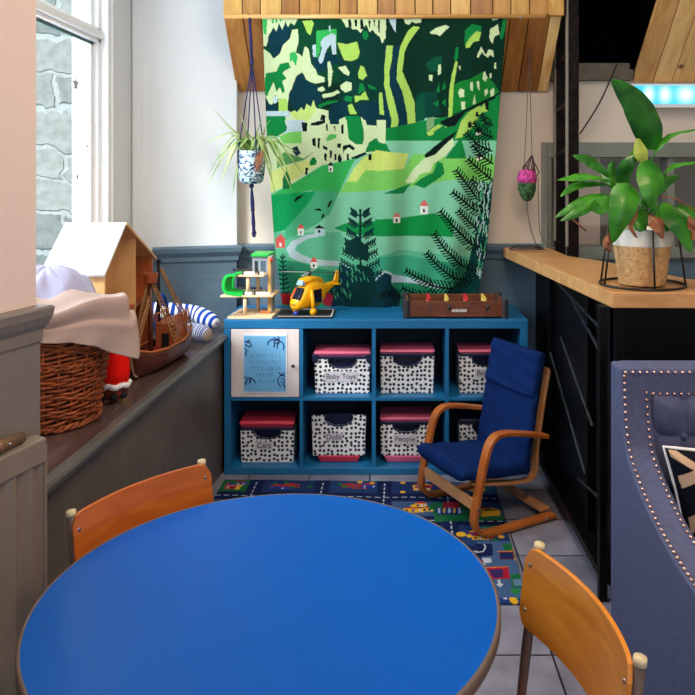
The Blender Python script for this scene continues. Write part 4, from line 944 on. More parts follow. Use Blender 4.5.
# ---------------------------------------------------------------- radiator on the near wall
m_rad = mat('grey_beige_radiator_enamel', (128,116,106), .4, var=.05)
rd = thing('radiator', 'grey beige ribbed panel radiator on the wall at the left edge', 'radiator', (-.95,1.3,.15))
d_ = Vector((-.298,-.9545,0)); n_ = Vector((.9545,-.298,0)); R0 = Vector((-.826,1.80,0))
def rq(s, o, z): return R0+d_*s+n_*o+Vector((0,0,z))
b = MB(); L_ = 1.3; ns = 100; prof = []
for i in range(ns+1):
    s_ = L_*i/ns; o_ = [0,-.010,-.010,0][i % 4]; prof.append((s_, o_))
top_, bot_ = .77, .16
rows = [[b.bm.verts.new(rq(s_, o_, z)) for s_, o_ in prof] for z in (bot_, top_)] + [[b.bm.verts.new(rq(s_, -.02, z)) for s_, o_ in prof] for z in (top_, bot_)]
for a in range(4):
    for i in range(ns): b.bm.faces.new([rows[a][i], rows[a][i+1], rows[(a+1) % 4][i+1], rows[(a+1) % 4][i]])
b.done('panel', m_rad, rd, bevel=.002)
MB().hexa([rq(-.003,.004,.765),rq(L_,.004,.765),rq(L_,-.035,.765),rq(-.003,-.035,.765),rq(-.003,.002,.822),rq(L_,.002,.822),rq(L_,-.035,.828),rq(-.003,-.035,.828)]).done('top_cover', m_rad, rd, bevel=.004)
MB().hexa([rq(-.005,.002,.15),rq(.004,.002,.15),rq(.004,-.035,.15),rq(-.005,-.035,.15),rq(-.005,.002,.80),rq(.004,.002,.80),rq(.004,-.035,.80),rq(-.005,-.035,.80)]).done('end_cover', m_rad, rd, bevel=.002)
for s_ in (.12, 1.1): MB().hexa([rq(s_,-.035,.12),rq(s_+.03,-.035,.12),rq(s_+.03,-.06,.12),rq(s_,-.06,.12),rq(s_,-.035,.8),rq(s_+.03,-.035,.8),rq(s_+.03,-.06,.8),rq(s_,-.06,.8)]).done('bracket', m_rad, rd)
m_cop = mat('dull_brown_copper', (120,88,66), .4, var=.3, metal=.3)
vp = MB(); vp.tube([rq(.05,-.022,.838), rq(.12,-.02,.842), rq(.17,-.02,.845)], [.012,.016,.013], 10); vp.ball(rq(.13,-.02,.842), .021, (1,1,.8)); vp.tube([rq(.13,-.02,.85), rq(.165,.0,.872)], .010, 8); vp.tube([rq(.16,-.02,.842), rq(.30,-.02,.835)], .012, 8)
vo_ = vp.done('valve', m_cop, rd, smooth=True); MB().ball(rq(.105,-.006,.842), .005).done('screw', m_steel, vo_)

# ---------------------------------------------------------------- wicker basket with clothes
m_wick = mat('brown_willow', (150,74,34), .5, var=.45, scale=40, bump=.4, bscale=90)
BC = Vector((-1.075, 2.355, .6795)); bh = .32
bk = thing('wicker_basket', 'round brown wicker basket on the ledge filled with folded cloth', 'basket', BC)
def br_at(z): return .152+.043*(z/bh)
b = MB(); nst = 26
for r_ in range(30):
    z = .008+(bh-.02)*r_/29; n = 104; ring = []
    for k in range(n):
        a = 2*math.pi*k/n; ra_ = br_at(z)+.0055*math.cos(nst/2*a+math.pi*(r_ % 2)); ring.append(BC+Vector((ra_*math.cos(a), ra_*math.sin(a), z+.0035*math.sin(3*a+r_*1.3)+.002*math.sin(9*a+r_))))
    ring.append(ring[0]); b.tube(ring, .0048, 5, cap=False)
for k in range(nst):
    a = 2*math.pi*k/nst; b.tube([BC+Vector((br_at(z)*math.cos(a), br_at(z)*math.sin(a), z)) for z in (0,.1,.2,bh)], .0042, 5)
b.done('woven_side', m_wick, bk, smooth=True)
for z, r_ in ((.012,.007),(.20,.006),(bh,.011)):
    n = 120; b = MB()
    for ph in (0, math.pi):
        ring = [BC+Vector(((br_at(z)+.006*math.cos(20*a+ph))*math.cos(a), (br_at(z)+.006*math.cos(20*a+ph))*math.sin(a), z+.006*math.sin(20*a+ph))) for a in [2*math.pi*k/n for k in range(n+1)]]
        b.tube(ring, r_*.8, 6, cap=False)
    b.done('braided_band', m_wick, bk, smooth=True)
MB().lathe([(0,0),(.15,0),(.15,.006),(0,.006)], BC, 32).lathe([(0,.02),(.145,.02),(.186,bh-.03),(0,bh-.03)], BC, 32).done('base', mat('dark_basket_inside', (52,24,14), .8), bk)
m_cl = mat('pinkish_grey_cotton', (176,154,146), .9, var=.05, scale=5, bump=.25, bscale=200, spec=.1)
m_cl2 = mat('lilac_grey_cotton', (168,168,196), .9, var=.05, scale=5, bump=.25, bscale=200, spec=.1)
def mound(u, v):
    a = 2*math.pi*u; rr_ = .165*math.sin(math.pi/2*min(1, v*1.0)); f = .5+.5*math.sin(3*a+4*v)
    z = bh-.035+.20*(1-v**1.7)+.020*math.sin(5*a+9*v)*v+.022*math.sin(a*2+1)*v*(1-v)*3+.010*math.sin(11*a-7*v)*v*(1-v)*2
    rr_ += .010*math.sin(7*a+3*v)*v
    return BC+Vector((rr_*math.cos(a)-.01, rr_*math.sin(a)+.02, z-.015*f*v))
mo = MB().grid(mound, 72, 24).done('folded_cloth', m_cl2, None, smooth=True, solid=.004)
tag(mo, 'lilac grey cloth bunched up in the top of the wicker basket', 'cloth')
def drape(u, v):
    a = math.radians(-190+200*u)
    ztop = bh+.085+.012*math.sin(u*17+.5)+.03*max(0,u-.8)*2
    zbot = np.interp(u, [0,.3,.6,.7,.8,.93,1], [.28,.285,.29,.285,.26,.195,.30])
    w_ = min(1, v*3.2)
    rad = .10+.112*math.sin(w_*math.pi/2)+.012*v + .009*math.sin(u*26+v*2)*v + .06*math.exp(-((u-.93)/.10)**2)*math.sin(min(1,v*2)*math.pi/2)
    z = ztop-(.05*(w_**2)) - (ztop-.05-zbot)*max(0, (v-.22))/.78
    z += .016*math.sin(v*20+u*3)*math.exp(-((v-.22)/.16)**2); rad += .010*math.sin(v*17+u*4+1)*math.exp(-((v-.30)/.18)**2); rad += .006*math.sin(u*44+v*5)*v*v
    return BC+Vector((rad*math.cos(a), rad*math.sin(a), z))
tag(MB().grid(drape, 90, 44).done('draped_cloth', m_cl, None, smooth=True, solid=.005), 'pinkish grey cloth draped over the front of the wicker basket', 'cloth')

# ---------------------------------------------------------------- red gnome-like soft toy behind the basket
m_redf = mat('bright_red_felt', (232,22,14), .8, var=.05, spec=.1)
rt = thing('soft_toy', 'bright red soft toy with a dark red base on the ledge behind the wicker basket', 'toy', (-.955,2.56,.68))
c_ = Vector((-.934,2.548,.68))
MB().lathe([(.050,.055),(.053,.10),(.050,.16),(.040,.22),(.02,.27),(0,.285)], c_, 24).done('hood', m_redf, rt, smooth=True)
MB().ball(c_+Vector((0,0,.036)), .046, (1,1,.78)).done('base', mat('dark_red_plush', (112,26,18), .8, var=.5, scale=30), rt, smooth=True)
MB().tube([c_+Vector((.05*math.cos(a), .05*math.sin(a), .058+.004*math.sin(7*a))) for a in [2*math.pi*k/24 for k in range(25)]], .010, 8).done('trim', mat('white_fleece', (222,220,222), .9, var=.3, scale=50), rt, smooth=True)
m_blk = mat('black_plush', (12,10,12), .8)
for a in (-1.2,-2.1,-.4): MB().ball(c_+Vector((.042*math.cos(a), .042*math.sin(a), .025)), .014).done('spot', m_blk, rt, smooth=True)

# ---------------------------------------------------------------- dolls house
m_pine = wood('light_pine_ply', (206,156,96), (228,182,122), .5, stretch=(3,3,1), scale=3, bump=.01)
m_pine_shade = wood('shaded_pine_ply', (158,76,32), (190,104,50), .5, stretch=(4,4,1), scale=3, bump=.01)  # same pine made darker: interior shade put into the colour
m_roof = mat('white_painted_roof', (240,240,238), .5, var=.02)
dh = thing('dolls_house', 'open fronted wooden dolls house with a white pitched roof on the ledge', 'dolls house', (-1.085,2.87,.68))
x0, x1, ya, yb, z0, ze, zr, yr = -1.19, -.985, 2.60, 3.14, .68, 1.112, 1.272, 2.79
MB().box(x0, x1, ya, yb, z0+.0, z0+.012).done('floor', m_pine, dh)
MB().box(x0, x1, ya, ya+.012, z0+.012, ze-.002).done('side_wall', m_pine, dh)
MB().box(x0, x1, yb-.012, yb, z0+.012, ze-.002).done('side_wall', m_pine_shade, dh)
MB().prism([(x0,ya+.012,z0+.012),(x0,yb-.012,z0+.012),(x0,yb-.012,ze-.008),(x0,yr,zr-.016),(x0,ya+.012,ze-.008)], (.010,0,0)).done('back_wall', m_pine_shade, dh)
MB().box(x0+.01, x1-.004, 2.925, 2.937, z0+.012, 1.205).done('partition', m_pine, dh)
MB().box(x0+.01, x1-.004, ya+.012, 2.925, .93, .942).done('upper_floor', m_pine_shade, dh); MB().box(x0+.01, x1-.004, 2.937, yb-.012, .93, .942).done('upper_floor', m_pine_shade, dh)
def slab(p, q, th):
    t_ = (Vector((0,*q))-Vector((0,*p))).normalized(); n2_ = Vector((0,-t_.z,t_.y)); 
    if n2_.z < 0: n2_ = -n2_
    P_, Q_ = Vector((0,*p)), Vector((0,*q))
    return MB().prism([P_+Vector((x0-.012,0,0)), Q_+Vector((x0-.012,0,0)), Q_+n2_*th+Vector((x0-.012,0,0)), P_+n2_*th+Vector((x0-.012,0,0))], (x1-x0+.022,0,0))
rf = slab((ya-.022, ze-.012), (yr, zr-.006), .012).done('roof_panel', m_roof, dh, bevel=.002)
slab((yr+.001, zr-.006), (yb+.018, ze-.020), .010).done('roof_panel', m_pine, dh, bevel=.001)
for px, py in ((71,225),(114,225),(50.5,265),(96,265)):
    tt = (py-222)/48; Yq = yr+(ya-.02-yr)*tt*.93; MB().ball(Vector(((px-385)*Yq/740, Yq-.012, zr+(ze-zr)*tt*.93+.006)), .0035, (1,1,1), 8, 6).done('roof_screw', m_steel, rf)

# ---------------------------------------------------------------- wooden ship
m_hull = wood('dark_red_brown_hull', (64,30,22), (100,50,34), .4, stretch=(3,3,12), scale=3, bump=.03)
m_rail_ = wood('orange_brown_rail', (150,72,34), (182,100,54), .4, stretch=(3,3,3), scale=3, bump=.01)
sh = thing('toy_ship', 'wooden toy sailing ship with a crows nest and rope ladders on the ledge', 'toy ship', (-.91,3.02,.68))
Sb, Ss = Vector((-.944,2.80,.6805)), Vector((-.880,3.20,.6805)); ax = (Ss-Sb).normalized(); LN = (Ss-Sb).length; sx_ = Vector((ax.y,-ax.x,0))
def hullp(t_, a, inner=0):  # a in [-1,1] across, from keel to gunwale each side
    wid = (.064 if not inner else .058)*min(1, (max(0,t_)/.35)**.6)*(1-.30*max(0,(t_-.7)/.3)**2); dep = .085+.018*(1-min(1,t_/.25))**2+.03*max(0,(t_-.72)/.28)
    s_ = a; w_ = wid*math.sin(min(1,abs(s_)*1.25)*math.pi/2)*(1 if s_ > 0 else -1); z = dep*(abs(s_)**1.8) + .012*(1-min(1, t_/.15))
    rake = -.03*(1-min(1,t_/.2))*(abs(s_)**1.8)
    return Sb+ax*(t_*LN+rake)+sx_*w_+Vector((0,0,z+(.008 if inner else 0)))
MB().grid(lambda u, v: hullp(u, v*2-1), 30, 20).done('hull', m_hull, sh, smooth=True, solid=.006)
b = MB()
for s_ in (-1, 1): b.tube([hullp(u/24, s_)+Vector((0,0,.003)) for u in range(25)], .0048, 6)
b.tube([hullp(0,-1)+Vector((0,0,.003)), hullp(0,1)+Vector((0,0,.003))], .0048, 6); b.tube([hullp(1,-1), hullp(1,1)], .006, 6)
b.done('gunwale', m_rail_, sh, smooth=True)
MB().tube([hullp(.01,a)+ax*-.004 for a in (-1,-.6,-.2,0)]+[hullp(.05,0)-Vector((0,0,.0))], .005, 6).done('stem', mat('pale_worn_stem', (170,140,120), .5), sh)
b = MB(); n = 20
dk = [hullp(.06+.90*k/n, .80) for k in range(n+1)]+[hullp(.06+.90*k/n, -.80) for k in range(n, -1, -1)]
b.prism([Vector((p.x,p.y,.735)) for p in dk], (0,0,.006)); b.done('deck', mat('red_brown_deck', (150,48,30), .5, var=.2, scale=30), sh)
def SP(t_, s_, z): return Sb+ax*(t_*LN)+sx_*s_+Vector((0,0,z-.6805))
cb_ = MB().hexa([SP(.62,-.045,.741),SP(.62,.045,.741),SP(.93,.040,.741),SP(.93,-.040,.741),SP(.62,-.045,.84),SP(.62,.045,.84),SP(.93,.040,.85),SP(.93,-.040,.85)]).done('cabin', m_rail_, sh, bevel=.003)
MB().hexa([SP(.614,-.016,.745),SP(.614,.016,.745),SP(.62,.016,.745),SP(.62,-.016,.745),SP(.614,-.016,.80),SP(.614,.016,.80),SP(.62,.016,.80),SP(.62,-.016,.80)]).done('doorway', m_blk, cb_)
b = MB()
for k in range(7): b.tube([SP(.62+.31*k/6,.046,.84),SP(.62+.31*k/6,.046,.872)], .003, 6); b.tube([SP(.62+.31*k/6,-.046,.84),SP(.62+.31*k/6,-.046,.872)], .003, 6)
for s_ in (-.046,.046): b.tube([SP(.62,s_,.875),SP(.93,s_,.88)], .0045, 6)
b.done('railing', m_rail_, cb_)
m1, m2 = SP(.36,-.012,.74), SP(.72,-.050,.80)
ms_ = MB().tube([m1, Vector((m1.x,m1.y,1.03))], [.010,.008], 12).done('mast', m_hull, sh, smooth=True)
MB().lathe([(.020,.0),(.024,.004),(.029,.040),(.026,.040),(.021,.006),(.020,.0)], Vector((m1.x,m1.y,1.022)), 20).done('crows_nest', m_rail_, ms_)
MB().tube([m2, Vector((m2.x,m2.y,1.09))], [.009,.006], 12).done('mast', m_blk, sh, smooth=True); MB().ball(Vector((m2.x,m2.y,1.092)), .010).done('masthead', m_blk, sh)
m_rope = mat('tan_rope', (150,108,66), .8, var=.3, scale=60)
def ladder(p, q, w0, w1, side):
    p, q, sd = Vector(p), Vector(q), Vector(side).normalized(); b = MB()
    for s_ in (-1, 1): b.tube([p+sd*s_*w0/2, q+sd*s_*w1/2], .0036, 5)
    for k in range(16):
        t_ = (k+.5)/16; m = p.lerp(q, t_); w_ = w0+(w1-w0)*t_; b.tube([m-sd*w_/2, m+sd*w_/2], .0018, 4)
    b.tube([p, q], .0016, 4)
    return b.done('rope_ladder', m_rope, sh)
top1 = Vector((m1.x,m1.y,1.02)); top2 = Vector((m2.x,m2.y,1.06))
ladder(top1+Vector((.01,0,0)), hullp(.58,1)+Vector((0,0,.01)), .018, .060, ax); ladder(top1-Vector((.012,0,0)), hullp(.26,-1)+Vector((0,0,.01)), .018, .056, ax)
ladder(top2+Vector((.01,0,0)), hullp(.92,1)+Vector((0,0,.01)), .016, .050, ax); ladder(top1+Vector((-.0,.0,-.05)), hullp(.10,-.8)+Vector((0,0,.01)), .016, .044, ax)
b = MB(); wc = SP(.02,-.07,.705); b.tube([wc+Vector((.018*math.cos(a),0,.018*math.sin(a))) for a in [2*math.pi*k/20 for k in range(21)]], .005, 6); b.tube([wc-Vector((.018,0,0)), wc+Vector((.018,0,0))], .003, 5)
tag(b.done('wooden_hoop', m_hull, smooth=True), 'small dark wooden hoop on the ledge beside the ships bow', 'toy')

# ---------------------------------------------------------------- striped soft toys
def striped(pts, rad, n_st, c1, c2, name, label, tip=None):
    pl = bend(pts, 12); n = len(pl); sg = 28; u_ = np.linspace(0, 1, n)
    im = np.zeros((n*3, sg+1, 3)); pos_ = np.zeros((n*3, sg+1, 3)); 
    for i in range(n*3):
        t_ = i/(n*3-1); f = t_*(n-1); k = min(n-2, int(f)); p = pl[k].lerp(pl[k+1], f-k); tg = (pl[k+1]-pl[k]).normalized(); up = Vector((0,0,1)); sd = tg.cross(up).normalized(); up2 = sd.cross(tg)
        r_ = rad*math.sqrt(max(.0, 1-abs(2*t_-1)**5))
        for j in range(sg+1):
            a = 2*math.pi*j/sg; pos_[i, j] = p+sd*math.cos(a)*r_+up2*math.sin(a)*r_
            im[i, j] = lin(*(c1 if (t_*n_st) % 1 < .5 else c2))
            if tip and t_ > .91: im[i, j] = lin(*tip)
    me = cloth_mesh(name, lambda U, V: pos_, im, m_knit, solid=0)
    return tag(me, label, 'toy')
BLc, WHc = (22,62,150), (214,220,230)
striped([Vector((-1.15,3.58,.80)), Vector((-1.04,3.60,.785)), Vector((-.92,3.62,.765)), Vector((-.805,3.55,.735))], .042, 12, BLc, WHc, 'striped_soft_toy', 'long blue and white striped soft toy along the back of the ledge, broad stripes')
striped([Vector((-.97,3.42,.735)), Vector((-.89,3.42,.730)), Vector((-.80,3.38,.716))], .038, 20, BLc, WHc, 'striped_soft_toy', 'finely striped blue soft toy with a beige tip, in front of the longer striped one', tip=(176,160,146))
b = MB(); cc = Vector((-1.045,3.47,.70)); b.lathe([(0,-.02),(.032,0),(.038,.05),(.030,.12),(.018,.18),(0,.20)], cc, 20)
bt = thing('penguin_toy', 'small navy and white upright soft toy behind the ships mast', 'toy', cc); b.done('body', m_navyc, bt, smooth=True)
MB().ball(cc+Vector((.012,-.028,.11)), .020, (.9,.5,1.5)).done('face', mat('white_plush', (226,230,236), .9), bt, smooth=True); MB().ball(cc+Vector((.012,-.040,.125)), .006).done('nose', mat('yellow_felt', (226,176,50), .8), bt, smooth=True)

# ---------------------------------------------------------------- toy garage on the shelving unit
ZU = ZT+.0005
m_lw = wood('pale_beech', (214,182,142), (232,204,168), .5, stretch=(2,8,8), scale=3, bump=.01)
m_grn = mat('green_plastic', (30,184,70), .35, var=.04); m_gry = mat('grey_painted_wood', (150,156,166), .5); m_blackp = mat('dark_grey_paint', (44,44,50), .5); m_ltw = mat('off_white_fence', (206,204,202), .5)
gg = thing('toy_garage', 'three level wooden toy garage with green ramp on the shelving unit', 'toy garage', (-.66,3.72,ZU))
def gx(px, Y): return (px-385)*Y/740
def gz(py, Y): return CZ-(py-170)*Y/740
def slabq(name, pxl, pxr, pxl2, pxr2, Ya, Yb_, z, th, m=None):
    return MB().prism([(gx(pxl,Ya),Ya,z),(gx(pxr,Ya),Ya,z),(gx(pxr2,Yb_),Yb_,z),(gx(pxl2,Yb_),Yb_,z)], (0,0,th)).done(name, m or m_lw, gg, bevel=.002)
slabq('base_board', 227.5, 272, 240, 281, 3.585, 3.80, ZU, .012)
z2 = gz(297.5, 3.60); z3 = gz(277, 3.62)
slabq('middle_deck', 220, 273, 232, 280, 3.60, 3.78, z2, .010); slabq('top_deck', 233, 264, 240, 271, 3.62, 3.76, z3, .009)
for px, Y in ((245,3.62),(258,3.74),(271,3.74)): MB().tube([(gx(px,Y),Y,ZU+.012),(gx(px,Y),Y,z2)], .0095, 14).done('column', m_lw, gg, smooth=True)
for px, Y in ((248,3.64),(258,3.74),): MB().tube([(gx(px,Y),Y,z2+.01),(gx(px,Y),Y,z3)], .0095, 14).done('column', m_lw, gg, smooth=True)
for k in range(4):
    MB().prism([(gx(228+k*4.2,3.59)+.004,3.59,ZU+.012),(gx(228+k*4.2,3.59)+.009,3.59,ZU+.012),(gx(240+k*3.4,3.70),3.70,ZU+.012),(gx(240+k*3.4,3.70)-.005,3.70,ZU+.012)], (0,0,.0012)).done('parking_line', m_blackp, gg)
for (pa_, pb_, Y, z) in ((242,255,3.63,z3+.009),(258,264,3.63,z3+.009),(243,252,3.61,z2+.01),(254,270,3.61,z2+.01)):
    MB().box(gx(pa_,Y), gx(pb_,Y), Y, Y+.008, z, z+.015).done('fence', m_ltw, gg, bevel=.002)
    MB().box(gx(pa_,Y), gx(pa_,Y)+.007, Y-.002, Y+.010, z, z+.018).done('fence_post', m_blackp, gg)
MB().box(gx(233,3.75), gx(258,3.75), 3.75, 3.756, z3+.014, z3+.022).box(gx(233,3.75), gx(235,3.75), 3.75, 3.756, z3+.009, z3+.022).box(gx(236,3.76), gx(262,3.76), 3.76, 3.766, z2+.016, z2+.024).done('rail', m_blackp, gg)
tw = MB(); xa, xb, Ya, Yb_ = gx(252.5,3.68), gx(268,3.68), 3.68, 3.765; zt = gz(256.5, 3.68)
tw.box(xa, xa+.010, Ya, Yb_, z3+.009, zt); tw.box(xb-.010, xb, Ya, Yb_, z3+.009, zt); tw.box(xa+.010, xb-.010, Ya, Ya+.006, zt-.022, zt); tw.box(xa+.030, xa+.040, Ya, Ya+.006, z3+.009, zt-.022)
tw.done('lift_tower', m_gry, gg, bevel=.001)
MB().box(xb, xb+.022, Ya-.01, Yb_, ZU+.012, zt+.004).done('lift_shaft', m_gry, gg, bevel=.002)
MB().box(xb+.002, xb+.016, Ya-.016, Ya-.010, ZU+.012, zt-.002).done('lift_strip', mat('yellow_wood', (206,160,84), .5), gg)
MB().hexa([(xa-.006,Ya-.012,zt),(xb+.004,Ya-.012,zt),(xb+.026,Yb_+.01,zt),(xa,Yb_+.01,zt),(xa-.006,Ya-.012,zt+.012),(xb+.004,Ya-.012,zt+.012),(xb+.026,Yb_+.01,zt+.018),(xa,Yb_+.01,zt+.018)]).done('lift_roof', m_grn, gg, bevel=.002)
MB().tube([(xb+.014,Ya-.022,zt-.014),(xb+.026,Ya-.022,zt-.014)], .008, 12).done('crank', mat('red_knob', (206,30,36), .4), gg)
pr = bend([Vector((gx(240,3.64),3.64,z3+.012)), Vector((gx(231,3.64),3.64,z3+.006)), Vector((gx(228,3.64),3.64,(z2+z3)/2+.01)), Vector((gx(231,3.64),3.64,z2+.024)), Vector((gx(246,3.64),3.64,z2+.012))], 6)
MB().strip(pr, .060, .005, (.35,.93,0)).done('ramp', m_grn, gg); 
for s_ in (-.025, .025): MB().strip([p+Vector((s_*.6,s_*1.6,0)) for p in pr], .004, .014, (0,1,0)).done('ramp_side', m_grn, gg)
MB().box(gx(262,3.70), gx(272,3.70), 3.66, 3.70, ZU+.012, ZU+.024).done('ramp_block', mat('amber_wood_block', (170,104,56), .5), gg, bevel=.002)

# dark play board under the helicopter
pbd = thing('play_board', 'thin dark board with white edge lines lying under the yellow helicopter', 'board', (-.40,3.7,ZU))
MB().box(gx(276,3.62)+.006, gx(333,3.62), 3.598, 3.80, ZU, ZU+.009).done('board', mat('charcoal_board', (30,26,32), .5), pbd, bevel=.001)
for y0_ in (3.604, 3.785): MB().box(gx(276,3.62)+.008, gx(333,3.62)-.004, y0_, y0_+.006, ZU+.009, ZU+.0102).done('line', m_ltw, pbd)
MB().box(gx(333,3.62)-.012, gx(333,3.62)-.004, 3.61, 3.785, ZU+.009, ZU+.0102).done('line', m_ltw, pbd)
# ---------------------------------------------------------------- yellow helicopter
m_yel = mat('yellow_plastic', (246,176,10), .3, var=.03); m_win = mat('smoked_window', (18,24,44), .15); m_org = mat('orange_plastic', (226,92,20), .35)
HB = Vector((gx(310,3.70)+.004, 3.70, ZU+.0098)); hf = Vector((-.62,-.78,0)).normalized(); hs = Vector((hf.y,-hf.x,0)); hs = -hs if hs.x > 0 else hs   # hs: towards camera-left side
he = thing('toy_helicopter', 'yellow plastic toy rescue helicopter on the dark play board', 'toy helicopter', HB)
def H(f, s_, z): return HB+hf*f*.98+hs*s_*1.05+Vector((0,0,z*1.02))
def loft(secs, m, name, n=20, p=2.6):
    b = MB(); rings = []
    for f, zc, w_, h_ in secs:
        ring = []
        for k in range(n):
            a = 2*math.pi*k/n; c__, s__ = math.cos(a), math.sin(a)
            ring.append(b.bm.verts.new(H(f, w_*abs(c__)**(2/p)*(1 if c__ > 0 else -1), zc+h_*abs(s__)**(2/p)*(1 if s__ > 0 else -1))))
        rings.append(ring)
    for i in range(len(rings)-1):
        for k in range(n): b.bm.faces.new([rings[i][k], rings[i][(k+1)%n], rings[i+1][(k+1)%n], rings[i+1][k]])
    b.bm.faces.new(rings[0]); b.bm.faces.new(rings[-1])
    return b.done(name, m, he, smooth=True)
loft([(.125,.052,.010,.010),(.118,.055,.028,.026),(.095,.064,.038,.036),(.07,.080,.042,.054),(.03,.094,.044,.068),(-.03,.092,.042,.066),(-.07,.094,.032,.050),(-.10,.104,.018,.028),(-.15,.118,.011,.016),(-.185,.128,.008,.012)], m_yel, 'fuselage')
loft([(.075,.158,.010,.006),(.06,.160,.026,.014),(.0,.165,.028,.018),(-.06,.155,.020,.014),(-.09,.140,.008,.006)], m_yel, 'engine_cover')
MB().hexa([H(.120,-.030,.080),H(.120,.018,.080),H(.10,.018,.072),H(.10,-.030,.072),H(.083,-.026,.134),H(.083,.016,.134),H(.06,.016,.120),H(.06,-.026,.120)]).done('windscreen', m_win, he, bevel=.004)
MB().hexa([H(.117,.019,.080),H(.112,.036,.080),H(.09,.036,.072),H(.09,.019,.072),H(.082,.017,.133),H(.078,.034,.128),H(.06,.034,.112),H(.06,.017,.112)]).done('pilot_panel', m_org, he, bevel=.003)
MB().hexa([H(.086,-.020,.143),H(.086,.020,.143),H(.06,.020,.140),H(.06,-.020,.140),H(.074,-.018,.166),H(.074,.018,.166),H(.05,.018,.160),H(.05,-.018,.160)]).done('upper_window', mat('pale_blue_window', (150,190,226), .2), he, bevel=.002)
for s_ in (-1, 1):
    MB().hexa([H(-.035,s_*.0435,.052),H(.028,s_*.0435,.052),H(.028,s_*.030,.052),H(-.035,s_*.030,.052),H(-.035,s_*.0425,.118),H(.028,s_*.0445,.118),H(.028,s_*.03,.118),H(-.035,s_*.03,.118)]).done('door_opening', m_win, he, bevel=.003)
    MB().tube([H(.045,s_*.044,.12),H(.048,s_*.056,.07),H(.045,s_*.056,.022)], [.008,.010,.010], 8).done('strut', m_yel, he, smooth=True)
    MB().tube([H(.045,s_*.050,.017),H(.045,s_*.066,.017)], .017, 16).done('wheel', m_yel, he, smooth=True)
MB().tube([H(.105,-.008,.012),H(.105,.008,.012)], .011, 14).done('wheel', mat('blue_plastic', (40,70,170), .4), he, smooth=True)
MB().tube([H(.10,0,.02),H(.10,0,.04)], .006, 8).done('strut', m_yel, he)
MB().hexa([H(-.165,-.005,.12),H(-.165,.005,.12),H(-.205,.005,.12),H(-.205,-.005,.12),H(-.19,-.004,.185),H(-.19,.004,.185),H(-.212,.004,.185),H(-.212,-.004,.185)]).done('tail_fin', m_yel, he, bevel=.003)
MB().hexa([H(-.160,-.038,.120),H(-.160,.038,.120),H(-.182,.038,.120),H(-.182,-.038,.120),H(-.160,-.038,.127),H(-.160,.038,.127),H(-.182,.038,.127),H(-.182,-.038,.127)]).done('tail_plane', m_yel, he, bevel=.001)
hb_ = MB().tube([H(.01,0,.175),H(.01,0,.198)], .008, 10).ball(H(.01,0,.198), .014, (1,1,.5)).done('rotor_hub', m_blackp, he, smooth=True)
m_bl = mat('grey_rotor_blade', (150,154,160), .4)
for a in (172, 262, 352, 82):
    r_ = math.radians(a); c0 = H(.01,0,.198); dr_ = Vector((math.cos(r_), math.sin(r_), 0)); pr_ = Vector((-dr_.y, dr_.x, 0)); ln_ = .145 if a != 82 else .10
    MB().hexa([c0+dr_*.01-pr_*.006, c0+dr_*ln_-pr_*.007, c0+dr_*ln_+pr_*.007, c0+dr_*.01+pr_*.006]+[q+Vector((0,0,.0025)) for q in (c0+dr_*.01-pr_*.006, c0+dr_*ln_-pr_*.007, c0+dr_*ln_+pr_*.007, c0+dr_*.01+pr_*.006)]).done('rotor_blade', m_bl if a != 352 else m_blackp, he)
MB().tube([H(-.20,.008,.165),H(-.20,.016,.165)], .012, 10).done('tail_rotor', m_blackp, he)
MB().hexa([H(.126,-.014,.052),H(.126,.014,.052),H(.12,.014,.052),H(.12,-.014,.052),H(.1255,-.014,.056),H(.1255,.014,.056),H(.12,.014,.056),H(.12,-.014,.056)]).done('nose_stripe', m_blackp, he)

# ---------------------------------------------------------------- table football
m_wal = wood('walnut_veneer', (92,46,26), (122,66,38), .4, stretch=(2,10,10), scale=3, bump=.01)
fx0, fx1, fy0, fy1 = gx(404,3.60), gx(508,3.60), 3.60, 3.83
zb, zt = ZU, gz(301.5, 3.60)
fo = thing('table_football', 'tabletop football game in walnut veneer with black corners on the shelving unit', 'table football', ((fx0+fx1)/2, 3.7, ZU))
MB().box(fx0+.02, fx1-.02, fy0, fy0+.012, zb+.008, zt).done('side_board', m_wal, fo, bevel=.001); MB().box(fx0+.02, fx1-.02, fy1-.012, fy1, zb+.008, zt).done('side_board', m_wal, fo, bevel=.001)
for x in (fx0+.012, fx1-.024): MB().box(x, x+.012, fy0+.012, fy1-.012, zb+.008, zt).done('end_board', m_wal, fo, bevel=.001)
MB().box(fx0+.02, fx1-.02, fy0+.01, fy1-.01, zb+.03, zb+.036).done('pitch', mat('green_pitch', (26,92,44), .6), fo)
for x in (fx0+.014, fx1-.014):
    for y in (fy0+.010, fy1-.010): MB().tube([(x,y,zb),(x,y,zt+.006)], .019 if x < 0.3 else .017, 16).done('corner_post', m_blackp, fo, bevel=.002)
for i, px in enumerate((430, 448.5, 468.5, 487)):
    x = gx(px, 3.6); rz_ = gz(306.5, 3.58); c2 = [(206,30,40), (226,192,90)][i % 2]; 
    MB().tube([(x,fy0-.03,rz_),(x,fy1+.02,rz_)], .003, 8).done('rod', m_steel, fo)
    MB().tube([(x,fy0-(.045 if i % 2 else .022),rz_),(x,fy0-(.012 if i % 2 else .012),rz_)], .0085 if i % 2 else .005, 10).done('handle', m_blackp, fo, smooth=True)
    for q in range(3):
        y = fy0+.05+.06*q; pm = mat('player_paint', c2, .4, var=.05)
        MB().tube([(x,y,rz_-.03),(x,y,rz_-.005),(x,y,rz_+.016)], [.005,.008,.007], 8).ball((x,y,rz_+.024), .008).done('player', pm, fo, smooth=True)
        MB().box(x-.007,x+.007,y-.006,y+.006,rz_-.012,rz_-.002).done('shorts', m_ltw, fo)
b = MB()
